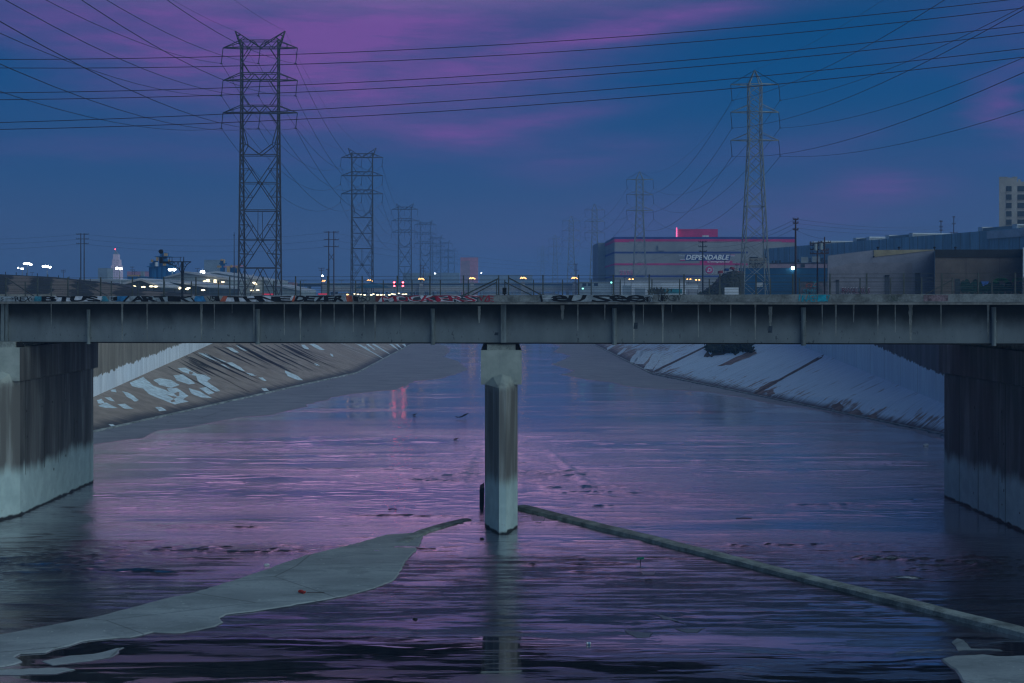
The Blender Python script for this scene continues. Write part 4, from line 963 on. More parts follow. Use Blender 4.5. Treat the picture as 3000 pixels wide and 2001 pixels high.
mast('small twin headed lamp between left edge and first floodlight cluster', 65, 787, 560, [(54, 785), (63, 787), (68, 787)], E_white, .26, group=fg)
mast('pair of white floodlights in front of the pale pointed tower', 350, 787, 520, [(343, 786), (355, 787)], E_white, .52, group=fg)
mast('pair of white floodlights in front of the blue silos', 505, 790, 420, [(499, 790), (511, 790)], E_white, .50, group=fg)
mast('single white floodlight above the gabled grey shed roof', 595, 797, 420, [(594, 797)], E_white, .62, group=fg)
og = 'orange lamp clusters on the arched bridge'

# --- wooden pole lines
def pole(label, loc_px, top, D, arms, twin=0, group='timber utility poles', r=.17, xb=None, lean=0, mt=None):
    p = P(loc_px, top, D); t_ = thing('utility_pole', label, 'utility pole', (p.x, D, GZ), group)
    xs = [0] if not twin else [-twin / 2, twin / 2]
    for q in xs:
        B = MB(); B.tube([(p.x + q + lean, D, GZ - .3), (p.x + q, D, p.z)], [r * 1.2, r * .8], 7); B.build('pole', mt or M_wood, t_)
    for y_, hw in arms:
        z = P(0, y_, D).z; B = MB(); B.box(p.x - hw, p.x + hw, D - .12, D + .08, z - .08, z + .08)
        for s_ in (-1, -.6, .6, 1): B.tube([(p.x + hw * s_, D, z + .05), (p.x + hw * s_, D, z + .3)], .06, 5)
        B.build('crossarm', mt or M_wood, t_)
    if xb:
        B = MB(); za, zb = P(0, xb[0], D).z, P(0, xb[1], D).z
        B.beam((p.x - twin / 2, D, za), (p.x + twin / 2, D, zb), .14); B.beam((p.x + twin / 2, D + .15, za), (p.x - twin / 2, D + .15, zb), .14); B.build('brace', mt or M_wood, t_)
    return t_
pole('double timber pole with three crossarms on the far left', 241.5, 683, 400, [(686, 1.7), (700, 1.7), (714, 1.7)], .95, mt=M_steelA)
pole('tall brown twin poles with cross brace left of the river', 970.5, 677, 390, [(680, 2.0), (702, 2.0), (722, 2.0)], 1.4, xb=(742, 764))
pole('slim dark utility pole just left of the brown twin poles', 942, 785, 560, [(786, 1.2), (792, 1.0)], r=.14)
pole('small dark pole between brown twin poles and slim pole', 959, 787, 560, [(790, .5)], r=.12)
pole('tiny far pole with double crossarm on the embankment', 185.5, 790, 600, [(792, .9), (797, .9)], r=.13)
pole('tiny pole with crossarm right of the far left floodlights', 94, 797, 640, [(799, .9)], r=.12)
pole('small far pole left of the blue silos', 387, 780, 620, [(783, .9), (791, .9)], r=.15)
pole('short far pole with crossarm beside the blue silos', 394, 790, 620, [(796, 1.1)], r=.12)
pole('small pole between the railway signal and the grey shed', 578, 786, 620, [(787, .9)], r=.14)
pole('small double pole in front of the fourth left pylon', 1233, 773, 640, [(779, .7)], r=.14)
pole('small pole with three crossarms in front of the fourth left pylon', 1241, 778, 640, [(779, 1.0), (787, 1.0), (794, .8)], r=.14)
pole('slim twin poles left of the striped warehouse', 1688, 773, 600, [(774, .6), (792, 1.0)], .45, r=.12)
pole('thin street pole at the right edge of the arched bridge', 1830, 812, 470, [(813, .4)], r=.09)
pole('black wooden pole standing in front of the striped warehouse sign', 2059, 706, 290, [(709, .85), (723, .85), (737, .75)], r=.16, mt=M_black)
pole('small far pole rising from the slope beside the round emblem', 2123.5, 762, 420, [(765, .3)], r=.10)
pole('short far pole on the slope left of the second pylon', 2159, 768, 420, [(777, .5)], r=.10)
pole('tallest brown pole at the right end of the striped warehouse', 2331, 640, 230, [(643, .42), (654, .42), (673, .42)], r=.17)
pole('brown pole with wide double crossarms and transformers', 2395, 711, 215, [(713, 1.1), (718, 1.1), (731, 1.1), (743, 1.1)], r=.13)
pole('dark pole with offset crossarms behind the transformer pole', 2416, 694, 225, [(711, .95), (733, .6), (742, .6)], r=.12)
pole('dark red pole with bent hardware behind the long grey roof', 2757, 645, 420, [(649, .45), (665, .5), (675, .4)], r=.16)
pole('thin red pole with ladder crossarms right of the bent hardware pole', 2794.5, 634, 420, [(636, .35), (656, .5), (682, 1.1)], r=.15)
for px, py, lab in [(2389, 724, 'left'), (2405, 722, 'right')]:
    p = P(px, py, 214.6); m_ = MB(); m_.tube([(p.x, 214.6, p.z - .5), (p.x, 214.6, p.z + .5)], .28, 10)
    tag(m_.build('transformer', M_gry), 'grey transformer can hanging on the %s of the pole with double crossarms' % lab, 'transformer', 'transformers')
t_ = thing('radio_mast', 'thin grey whip mast left of the nearest big pylon', 'mast', (P(687, 700, 300).x, 300, GZ))
p = P(686, 692, 300); m_ = MB(); m_.tube([(p.x, 300, GZ - .2), (p.x, 300, p.z)], [.14, .06], 6); m_.build('pole', M_steelA, t_)
m_ = MB(); m_.tube([(p.x, 300, p.z), (p.x, 300, p.z + .9)], .05, 5); m_.ball((p.x, 300, p.z + .2), .16); m_.build('antenna', M_black, t_)
wg = 'thin wires between the timber poles'
def wire(pts, r, label, sag):
    o = []
    for a, b in zip(pts, pts[1:]): o += span(a, b, sag, 14)[(1 if o else 0):]
    m_ = MB(); m_.tube(o, r, 4, caps=False); tag(m_.build('power_line', M_wire), label, 'power line', wg)
for k, (y0, yl, y2, yr) in enumerate([(686, 692, 680, 770), (700, 707, 702, 784), (714, 725, 722, 800)]):
    wire([P(-500, yl - 14, 410), P(241, y0, 400), P(970, y2, 390), P(1688, 776 + k * 8, 600)], .026, 'faint wire of the left timber poles, %s of three' % ('top', 'middle', 'lowest')[k], 1.9)
for k, (ya, yb2, yc) in enumerate([(709, 642, 686), (723, 654, 692), (737, 668, 700)]):
    wire([P(2059, ya, 290), P(2331, yb2, 230), P(2794, yc - 30, 420)], .022, 'thin wire over the warehouse roof to the tallest brown pole, %s of three' % ('top', 'middle', 'lowest')[k], 1.3)
wire([P(1688, 775, 600), P(2059, 709, 290)], .02, 'thin wire running in front of the warehouse stripes to the black pole', 3)
wire([P(2331, 673, 230), P(2416, 700, 225)], .02, 'short slack wire between the brown poles on the right', .25)

# --- far city
t_ = thing('tower_building', 'pale floodlit stepped tower with pointed top and red beacon in the haze', 'tower', (P(336, 800, 1500).x, 1500, GZ))
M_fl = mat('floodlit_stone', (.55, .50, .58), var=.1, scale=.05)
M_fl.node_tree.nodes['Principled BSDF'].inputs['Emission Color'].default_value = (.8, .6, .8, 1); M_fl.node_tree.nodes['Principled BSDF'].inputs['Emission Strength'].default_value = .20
m_ = MB(); rb(m_, 325, 778, 353, None, 1500, 10, M_fl); rb(m_, 328, 760, 350, 778, 1501, 8, M_fl); rb(m_, 331, 745, 346, 760, 1501.5, 7, M_fl); m_.build('wall', None, t_)
m_ = MB(); a = P(332, 745, 1502); b2 = P(345, 745, 1502); ap = P(335, 731, 1505)
m_.raw([(a.x, 1502, a.z), (b2.x, 1502, a.z), (b2.x, 1508, a.z), (a.x, 1508, a.z), (ap.x + 1, 1505, ap.z)], [(0, 1, 4), (1, 2, 4), (2, 3, 4), (3, 0, 4)]); m_.build('roof', M_gry, t_)
m_ = MB(); m_.ball((ap.x + 1, 1504, ap.z + .3), .5); m_.build('beacon', E_red, t_)
m_ = MB()
for r_ in range(10):
    for k in range(4): rb(m_, 329.5 + 5 * k, 762 + r_ * 6, 331 + 5 * k, 765 + r_ * 6, 1499.7, .2)
m_.build('window', M_teb, t_)
def block(name, label, cat, x0, y0, x1, D, depth, m, wins=None, group=None, wm=None, extra=()):
    a = P(x0, y0, D); b2 = P(x1, y0, D)
    t_ = thing(name, label, cat, ((a.x + b2.x) / 2, D + depth / 2, GZ), group)
    m_ = MB(); rb(m_, x0, y0, x1, None, D, depth, m); m_.build('wall', None, t_)
    m_ = MB(); rb(m_, x0 - .4, y0 - .8, x1 + .4, y0, D - .1, depth + .2, m); m_.build('roof', None, t_)
    if wins:
        cs, rs, ww, wh = wins
        for y_ in rs:
            for x_ in cs:
                m_ = MB(); rb(m_, x_, y_, x_ + ww, y_ + wh, D - .06, .1, wm or M_glass); m_.build('window', None, t_)
    return t_
M_pinkb = mat('pink_tower', (.52, .24, .32), var=.15, scale=.08)
t_ = block('tower_block', 'hazy pink ribbed tower block above the arched bridge', 'building', 1349, 755, 1400, 900, 12, M_pinkb)
m_ = MB()
for k in range(9): rb(m_, 1351 + 3 * k, 764, 1352.2 + 3 * k, 838, 899.9, .2)
m_.build('rib', M_teb, t_)
block('tower_block', 'flat slate block in the haze behind the yellow machinery', 'building', 598, 762, 650, 1050, 14, M_gry)
block('tower_block', 'low slate block in the haze left of the floodlit tower', 'building', 287, 786, 314, 900, 14, M_gry)
block('tower_block', 'faint low pink building between left pylons', 'building', 826, 828, 860, 560, 10, mat('dusty_pink', (.38, .19, .20), var=.1), (( 846, 852), (831, 836), 4, 2.5), wm=M_wht)
block('tower_block', 'low pinkish range behind the small blue hoppers', 'building', 372, 796, 440, 800, 10, M_pinkb)
block('far_building', 'low hazy slab of city buildings between the pink tower and fourth pylon', 'building', 1180, 800, 1345, 1250, 20, M_teb)
block('far_building', 'low hazy blocks between the pink tower and the faint right pylons', 'building', 1405, 806, 1560, 1200, 20, M_teb)

# silos
def cyl(mbx, x0, x1, y0, y1, D, m=None, n=16):
    a = P(x0, y0, D); b2 = P(x1, y0, D); r = (b2.x - a.x) / 2; z0 = GZ - .3 if y1 is None else P(0, y1, D).z
    mbx.tube([((a.x + b2.x) / 2, D + r, z0), ((a.x + b2.x) / 2, D + r, a.z)], r, n, m)
t_ = thing('silo_plant', 'tall bright blue concrete silos with yellow hoppers and pipework', 'silo', (P(473, 800, 480).x, 485, GZ))
for x0, x1, y0 in [(433, 462, 781), (456, 476, 781), (463, 490, 760), (480, 510, 779)]:
    m_ = MB(); cyl(m_, x0, x1, y0, None, 480, M_silo); m_.build('silo', None, t_)
m_ = MB(); rb(m_, 430, 779.5, 458, 782, 479, 6); rb(m_, 453, 750.5, 493, 753, 479, 6); rb(m_, 438, 771, 452, 780, 480, 4); rb(m_, 446, 764, 456, 780, 481, 3); rb(m_, 466, 750, 482, 762, 481, 4); rb(m_, 468, 740, 486, 751, 481, 4); rb(m_, 482, 764, 500, 781, 482, 4); m_.build('platform', M_silo, t_)
for x0, y0, x1, y1 in [(442, 760, 446, 768), (457, 753, 462, 764), (480, 742, 488, 750), (492, 760, 496, 766), (477, 771, 484, 778)]:
    m_ = MB(); rb(m_, x0, y0, x1, y1, 478.5, 1.5); m_.build('hopper', M_yel, t_)
m_ = MB(); cyl(m_, 452, 461, 768, 780, 478.5, M_wht, 10); m_.build('tank', None, t_)
t_ = thing('hopper_row', 'two small blue hoppers with a yellow top left of the tall silos', 'hopper', (P(400, 800, 500).x, 502, GZ))
for x0, x1 in [(373, 404), (409, 428)]:
    m_ = MB(); rb(m_, x0, 810, x1, None, 500, 4, M_silo); m_.build('hopper', None, t_)
m_ = MB(); rb(m_, 373, 805.5, 404, 810, 500, 4, M_yel); m_.build('cover', None, t_)
m_ = MB(); rb(m_, 412, 795, 420, 810, 502, 2, M_gry); m_.build('chute', None, t_)
t_ = thing('batching_plant', 'blue and yellow plant machinery above the second shed roof', 'machinery', (P(665, 800, 470).x, 472, GZ))
m_ = MB(); rb(m_, 645, 762, 654, None, 470, 3); rb(m_, 641, 770, 658, 773, 469.5, 4); rb(m_, 671, 783, 700, 797, 471, 3); rb(m_, 680, 778, 694, None, 471.5, 3); m_.build('tower', M_silo, t_)
for x0, y0, x1, y1 in [(646, 759, 652, 764), (655, 760, 657, 772), (636, 778, 647, 784), (664, 780, 672, 802), (675, 776, 679, 784), (690, 780, 698, 786), (695, 784, 700, 800)]:
    m_ = MB(); rb(m_, x0, y0, x1, y1, 469, 1.2); m_.build('steelwork', M_yel, t_)
m_ = MB(); m_.beam(P(640, 782, 471), P(712, 779, 471), .5); m_.build('conveyor', M_pinkb, t_)
# sheds
def shed(label, ridge, eL, eR, D, depth, wall_m, roof_m, lamps=(), lit=None, name='shed'):
    (rx, ry), (lx, ly), (qx, qy) = ridge, eL, eR
    r_, l_, q_ = P(rx, ry, D), P(lx, ly, D), P(qx, qy, D)
    t_ = thing(name, label, 'shed', ((l_.x + q_.x) / 2, D + depth / 2, GZ), 'gabled sheds of the rail yard')
    m_ = MB(); m_.prism([(l_.x, D + .5, GZ - .3), (q_.x, D + .5, GZ - .3), (q_.x, D + .5, q_.z), (r_.x, D + .5, r_.z), (l_.x, D + .5, l_.z)], (0, depth - 1, 0)); m_.build('wall', wall_m, t_)
    m_ = MB(); hh = .5
    dx = depth * .0
    for a, b2 in ((l_, r_), (r_, q_)):
        m_.hexa([(a.x, D, a.z), (b2.x, D, b2.z), (b2.x, D + depth, b2.z), (a.x, D + depth, a.z), (a.x, D, a.z + hh), (b2.x, D, b2.z + hh), (b2.x, D + depth, b2.z + hh), (a.x, D + depth, a.z + hh)])
    m_.build('roof', roof_m, t_)
    for x_, y_ in lamps:
        h = P(x_, y_, D - 1); m_ = MB(); m_.ball((h.x, D - 1, h.z), .30, None, 8, (1.7, .6, .6)); m_.build('wall_lamp', E_warm, t_)
    return t_
shed('long low shed with dark open gable and a row of warm lamps', (409, 821), (345, 838), (470, 843), 330, 45, M_dk, M_lroof, [(384, 839), (392, 839), (420, 841), (443, 839), (456, 839.5)])
t_ = thing('warehouse', 'very long low white warehouse roof behind the embankment', 'warehouse', (P(270, 840, 420).x, 440, GZ)); m_ = MB(); rb(m_, 165, 821, 480, None, 425, 30, M_gry); m_.build('wall', None, t_)
m_ = MB(); rb(m_, 162, 817.5, 352, 829, 424, 32, M_lroof); m_.build('roof', None, t_)
shed('wide pale roofed shed in the middle of the yard with lamps below the eave', (478, 824), (440, 830), (610, 843), 350, 40, M_dk, M_lroof, [(473, 840), (498, 845), (502, 843), (524, 846), (528, 843), (548, 847), (552, 844), (595, 850)])
t_ = shed('tall grey gabled shed with amber lit side right of the railway signal', (542, 800), (480, 816), (668, 820), 400, 40, M_gry, M_lroof, [(600, 824), (609, 820), (610, 824), (630, 821), (630, 826), (653, 826), (596, 850), (617, 846), (634, 851)])
for x0, y0, x1, y1 in [(593, 830, 600, 836), (602, 831, 606, 835), (608, 829, 613, 837), (615, 831, 622, 836), (627, 829, 632, 836), (637, 828, 644, 835), (648, 831, 654, 836), (596, 838, 603, 848), (607, 839, 613, 850), (618, 838, 625, 847), (630, 839, 636, 849), (641, 840, 648, 848)]:
    m_ = MB(); rb(m_, x0, y0, x1, y1, 399.2 + 1.2, .1); m_.build('lit_window', E_amber if y0 < 837 else mat('dim_panel', (.30, .32, .34)), t_)
t_ = shed('second tall grey gabled shed behind the nearest pylon base', (632, 799), (585, 806), (786, 824), 430, 40, M_gry, M_lroof, [(744, 828), (747, 830), (749, 833), (738, 851), (755, 850), (705, 856)])
m_ = MB(); rb(m_, 740, 802, 742, 816, 428, .4); m_.build('vent_pipe', M_wht, t_)
shed('low grey shed with pale roof right of the nearest pylon', (800, 836), (772, 838), (880, 853), 410, 35, M_gry, M_lroof)
# red striped trucks / tail lights row and row of yard lights
for (x0, x1, y_, lab) in [(767, 803, 862, 'left'), (931, 961, 861.5, 'right')]:
    t_ = thing('rail_car', 'low %s rail car with a glowing red stripe behind the graffiti parapet' % lab, 'rail car', (P(x0, 866, 300).x, 300, GZ), 'rail cars with red stripe')
    m_ = MB(); rb(m_, x0, 860, x1, None, 300, 3, M_gry); m_.build('body', None, t_)
    m_ = MB(); rb(m_, x0 + 1, y_ - 1.3, x1 - 1, y_ + 1.3, 299.9, .06, emis('red_stripe', (1, .03, .10), .9)); m_.build('stripe', None, t_)
ll = ['yard lamp at the left end of the low row', 'bright short yard lamp in the low row']
for i, (px, py) in enumerate([(1018, 863), (1039, 861), (1049, 862), (1059, 863), (1068, 864), (1088, 864), (1094, 861.5), (1106, 864), (1116, 864), (1124, 864), (1141, 864), (1149, 861), (1155, 862), (1168, 859), (1181, 862), (1189, 861.5)]):
    D = 330; p = P(px, py, D); t_ = thing('yard_lamp', 'tiny bright yard lamp, %s from the left in the low row by the red signals' % ['first','second','third','fourth','fifth','sixth','seventh','eighth','ninth','tenth','eleventh','twelfth','thirteenth','fourteenth','fifteenth','last'][i], 'lamp', (p.x, D, GZ), 'row of tiny yard lamps')
    m_ = MB(); m_.tube([(p.x, D, GZ - .2), (p.x, D, p.z)], .04, 4); m_.build('pole', M_steelA, t_)
    m_ = MB(); m_.ball((p.x, D - .05, p.z), .17, None, 8, (1.8, .6, .7)); m_.build('lamp_head', E_orange if i == 0 else E_warm, t_)
# railway signal gantry
t_ = thing('signal_gantry', 'black cantilever railway signal gantry with ladder and twin signal heads', 'railway signal', (P(534, 850, 190).x, 190, GZ))
D = 190; m_ = MB()
def L2(a, b2, w_=.10, mm=None): (mm or m_).beam(P(a[0], a[1], D), P(b2[0], b2[1], D), w_)
m_.beam(P(534, 880, D), P(534, 766, D), .27); m_.build('mast', M_black, t_)
m_ = MB(); L2((467, 767), (560, 767), .12); L2((475, 753.5), (534, 753.5), .06)
for x_ in (497, 504, 528, 538): L2((x_, 753.5), (x_, 767), .06)
arc = [(468, 769), (492, 772), (510, 778), (522, 785), (530, 797), (533, 812)]
for a, b2 in zip(arc, arc[1:]): L2(a, b2, .09)
arc2 = [(560, 767), (551, 772), (543, 782), (538, 795), (536, 806)]
for a, b2 in zip(arc2, arc2[1:]): L2(a, b2, .08)
for a, b2 in [((495, 767), (503, 776)), ((503, 776), (510, 767)), ((510, 767), (515, 781)), ((515, 781), (522, 767)), ((522, 767), (526, 790)), ((526, 790), (532, 767)), ((541, 768), (547, 776)), ((538, 780), (546, 780))]: L2(a, b2, .06)
m_.build('cantilever_truss', M_black, t_)
m_ = MB(); L2((539, 752), (539, 850), .035); L2((537.4, 752), (537.4, 850), .035)
for k in range(28): L2((537.4, 754 + k * 3.5), (539, 754 + k * 3.5), .03)
m_.build('ladder', M_black, t_)
for (x0, y0, x1, y1) in [(467, 753, 476, 771), (475, 766, 493, 772)]:
    m_ = MB(); rb(m_, x0, y0, x1, y1, D - .35, .5, M_black); m_.build('signal_head', None, t_)
m_ = MB(); L2((475, 730), (475, 755), .07); q = P(471, 737, D - .3); m_.tube([q, q + Vector((0, .25, 0))], .30, 12); L2((463, 736), (468, 736), .08); m_.build('signal_head', M_black, t_)
# red double signals on the left bank, mirrored in the water
for px, lab in [(1155, 'left'), (1180.5, 'right')]:
    D = 380; p = P(px, 824, D); t_ = thing('rail_signal', '%s one of two signal posts showing two red lamps' % lab, 'signal', (p.x, D, GZ), 'red signals')
    m_ = MB(); m_.tube([(p.x, D, GZ - .2), (p.x, D, p.z)], .06, 6); m_.build('pole', M_black, t_)
    m_ = MB(); rb(m_, px - 3, 823, px + 3, 842, D - .2, .25, M_black); m_.build('signal_head', None, t_)
    for y_ in (827.3, 838):
        q = P(px, y_, D - .3); m_ = MB(); m_.ball(q, .24, None, 10, (1, .4, 1)); m_.build('lamp', E_red, t_, smooth=True)
for px, py, D, lab in [(1707.5, 845, 520, 'lower green signal lamp under the overpass'), (1791, 828, 480, 'upper green signal lamp in front of the warehouse side')]:
    p = P(px, py, D); t_ = thing('traffic_signal', lab, 'signal', (p.x, D, GZ), 'green signals')
    m_ = MB(); m_.tube([(p.x, D + .2, GZ - .2), (p.x, D + .2, p.z)], .06, 6); m_.build('pole', M_black, t_)
    m_ = MB(); rb(m_, px - 2, py - 6, px + 2, py + 3, D, .3, M_black); m_.build('signal_head', None, t_)
    m_ = MB(); m_.ball((p.x, D - .12, p.z), .30, None, 10, (1, .4, 1)); m_.build('lamp', E_green, t_, smooth=True)
for px, py, D, lab in [(1274, 801, 800, 'left of the pink tower'), (1410.5, 799.5, 800, 'right of the pink tower'), (945, 808, 560, 'beside the brown twin poles')]:
    p = P(px, py, D); t_ = thing('street_lamp', 'single tiny white lamp in the haze ' + lab, 'lamp', (p.x, D, GZ), 'distant white lamps')
    m_ = MB(); m_.tube([(p.x, D, GZ - .2), (p.x, D, p.z)], .08, 4); m_.build('pole', M_steelB, t_)
    m_ = MB(); m_.ball((p.x, D, p.z), .30); m_.build('lamp_head', E_white, t_)
# arched road bridge far upstream
t_ = thing('arched_bridge', 'pale arched road bridge with lamp pylons far up the river', 'bridge', (0, 640, 0))
M_ab = mat('old_bridge_concrete', (.33, .31, .30), var=.2, scale=.1)
m_ = MB(); rb(m_, 940, 842, 1790, 852, 640, 9, M_ab); rb(m_, 940, 836, 1790, 842, 640.3, .5, M_gry); rb(m_, 940, 853, 1790, 855, 639.4, 10, M_conc); m_.build('deck', None, t_)
for k in range(6):
    cx = 935 + k * 149.5 + 75; m_ = MB(); n = 14; top_ = []
    for i in range(n + 1):
        a = math.pi * i / n; top_.append((cx - 66 * math.cos(a), 886 - 27 * math.sin(a)))
    for (xa, ya), (xb, yb2) in zip(top_, top_[1:]):
        p, q = P(xa, ya, 640), P(xb, yb2, 640); m_.hexa([(p.x, 640, p.z - .7), (q.x, 640, q.z - .7), (q.x, 649, q.z - .7), (p.x, 649, p.z - .7), (p.x, 640, p.z), (q.x, 640, q.z), (q.x, 649, q.z), (p.x, 649, p.z)])
    for i in range(1, n):
        if i in (6, 7, 8): continue
        xa, ya = top_[i]; rb(m_, xa - 1, 855, xa + 1, ya, 640.5, 8)
    m_.build('arch', M_ab, t_)
for k, (px, py) in enumerate([(950, 826), (1083, 824), (1234, 820), (1383, 818), (1532.5, 817), (1683, 817)]):
    m_ = MB(); rb(m_, px - 7, py + 18, px + 7, 900, 638.5, 2, M_ab); rb(m_, px - 5, py + 8, px + 5, py + 18, 638.6, 2, M_ab); m_.build('pylon', None, t_)
    q = P(px, py, 638); L_ = thing('lamp_cluster', 'orange globe lamps of the far arched bridge, ' + ['behind the brown twin poles', 'at the foot of the second left pylon', 'in front of the fourth left pylon', 'in front of the pink tower block', 'above the middle of the far bridge', 'left of the third right pylon'][k], 'lamp', (q.x, 638, q.z - 1.5), og)
    m_ = MB(); m_.beam((q.x, 639.5, q.z - 1.5), (q.x, 639.5, q.z), .12); m_.beam((q.x - 1.0, 639.5, q.z - .2), (q.x + 1.0, 639.5, q.z - .2), .08); m_.build('bracket', M_black, L_)
    for dx, dy in [(-7, 0), (-4, -2), (-1, 0), (2, -2), (5, -1), (8, 1)][:(4 if k in (0,) else 6)]:
        g = P(px + dx, py - 2 + dy, 638.5); m_ = MB(); m_.ball(g, .24); m_.build('globe_lamp', E_orange, L_)
t_ = thing('overpass', 'long grey railway overpass behind the arched bridge', 'overpass', (0, 700, 0)); m_ = MB(); rb(m_, 800, 829, 1775, 832, 700, 10, M_gry); rb(m_, 800, 832, 1775, 839, 701, 9, M_dk); m_.build('deck', None, t_)
for k in range(24):
    m_ = MB(); rb(m_, 820 + 40 * k, 839, 826 + 40 * k, 900, 702, 6, M_gry); m_.build('column', None, t_)
m_ = MB(); a = P(1090, 829, 480); m_.prism([P(1040, 843, 480), P(1143, 842.5, 480), P(1105, 832, 480), P(1090, 828, 480)], (0, 14, 0)); t_ = m_.build('canopy_roof', mat('blue_roof', (.03, .12, .20), var=.2)); tag(t_, 'dark blue pitched canopy roof left of the red signals', 'roof')
for px, lab in [(840, 'left'), (889, 'middle'), (1000, 'right')]:
    pole('thin double headed light pole right of the nearest pylon, %s of three' % lab, px, 820, 520, [(821, 1.0)], r=.07, group='thin double headed poles', mt=M_steelB)

# --- striped warehouse
Dw = 600
t_ = thing('warehouse', 'huge beige warehouse with crimson and navy stripes and a rooftop sign box', 'warehouse', (P(2060, 860, Dw).x, Dw + 25, GZ))
m_ = MB(); rb(m_, 1801, 695, 2331, None, Dw, 53, M_beige, ob=False); m_.build('wall', None, t_)
xl = P(1801, 0, Dw).x; zt = P(0, 695, Dw).z
m_ = MB(); m_.box(xl - 3.4, xl - .02, Dw + 53, Dw + 92, GZ - .3, zt - .3, M_teb); m_.build('rear_wing', None, t_)
m_ = MB(); m_.box(xl - .06, xl - .01, Dw + .3, Dw + 52.7, GZ, zt - 4, M_teb); m_.build('side_wall', None, t_)
def stripe(x0, y0, x1, y1, m, side=True, n=.10):
    m_ = MB(); rb(m_, x0, y0, x1, y1, Dw - n, n - .005, m)
    if side:
        za, zb = P(0, y0, Dw).z, P(0, y1, Dw).z; m_.box(xl - n - .07, xl - .065, Dw - n + .01, Dw + 52.8, zb, za, m)
    m_.build('stripe', None, t_)
stripe(1801, 694, 2331, 700.5, M_navy); stripe(1801, 700.5, 2331, 707.5, M_crim); stripe(1801, 707.5, 1843, 709.5, M_crim); stripe(2290, 707.5, 2331, 710, M_crim, False)
stripe(1801, 737, 2191, 742.5, M_navy); stripe(1801, 771.5, 2191, 777, M_crim); stripe(1801, 807, 2110, 812, M_navy)
stripe(2050, 764, 2146, 771.5, M_crim, False)
m_ = MB(); rb(m_, 1987, 671, 2103, 694, Dw + 3, 12, M_crim); m_.build('rooftop_box', None, t_)
m_ = MB(); rb(m_, 2058, 689.5, 2077, 694, Dw + 2.9, .1, M_wht); m_.build('panel', None, t_)
m_ = MB(); q = P(1982.5, 694, Dw + 2); m_.tube([(q.x, Dw + 2, q.z), (q.x, Dw + 2, q.z + 3.9)], .28, 8); m_.build('neon_tube', E_pink, t_)
m_ = MB(); rb(m_, 1928, 718, 1948, 734, Dw - .8, .8, M_beige); m_.build('wall_box', None, t_)
M_sign = mat('sign_white', (.86, .86, .90), var=.03)
def wf(a, b2, n): return P(a, -b2, Dw) + Vector((0, -.15 - n, 0))
sg = thing('wall_sign', 'white slanted company lettering over navy on the striped warehouse wall', 'sign', (P(2075, 760, Dw).x, Dw - .2, P(0, 762, Dw).z))
m_ = MB(); m_.prism([wf(2004, -763.5, .02), wf(2137, -763.5, .02), wf(2142, -745.5, .02), wf(2009, -745.5, .02)], (0, .1, 0), M_navy)
m_.build('letter_shadow', None, sg)
m_ = MB(); text_on(m_, 'DEPENDABLE', lambda a, b2, n: wf(a, b2, n + .2), 2009, 2137, -761, -746.5, M_sign, .25, .03, .02); text_on(m_, 'The', lambda a, b2, n: wf(a, b2, n + .2), 1988, 2005, -751, -746.5, M_white, .3, .01, .02)
text_on(m_, 'Companies', lambda a, b2, n: wf(a, b2, n + .2), 2072, 2138, -770.5, -764, M_sign, .3, .03, .02); m_.build('letters', None, sg)
for x0, x1, y_ in ((1992, 2007, 759), (2140, 2153, 746)):
    for k in (0, 1):
        m_ = MB(); rb(m_, x0, y_ + 2.4 * k, x1, y_ + 2 + 3 * k, Dw - .3, .1, (M_white, M_crim)[(y_ < 750) ^ k]); m_.build('dash', None, sg)
em = thing('wall_emblem', 'round crimson emblem with a white D and dotted ring on the warehouse', 'emblem', tuple(P(2078, 791, Dw - .2)))
m_ = MB(); q = P(2078, 791, Dw - .2); m_.tube([q, q + Vector((0, .15, 0))], 10.5 * Dw / FP, 24, M_crim)
for k in range(22):
    a = 2 * math.pi * k / 22; e = q + Vector((math.cos(a), 0, math.sin(a))) * (13 * Dw / FP); m_.box(e.x - .12, e.x + .12, e.y, e.y + .1, e.z - .12, e.z + .12, M_white)
m_.build('disc', None, em); m_ = MB(); text_on(m_, 'D', lambda a, b2, n: wf(a, b2, n + .25), 2071.5, 2085, -797, -785.5, M_white, .2, .03, .03); m_.build('letter', None, em)
nb = thing('wall_number', 'crimson and white number 2555 low on the left of the warehouse wall', 'number', tuple(P(1836, 806, Dw - .2)))
m_ = MB(); text_on(m_, '2555', lambda a, b2, n: wf(a, b2, n), 1815, 1855, -805.5, -792, M_white, 0, .04, .02, .6); text_on(m_, '2555', lambda a, b2, n: wf(a, b2, n + .2), 1815.5, 1854.5, -805, -792.5, M_crim, 0, .0, .02); m_.build('digits', None, nb)
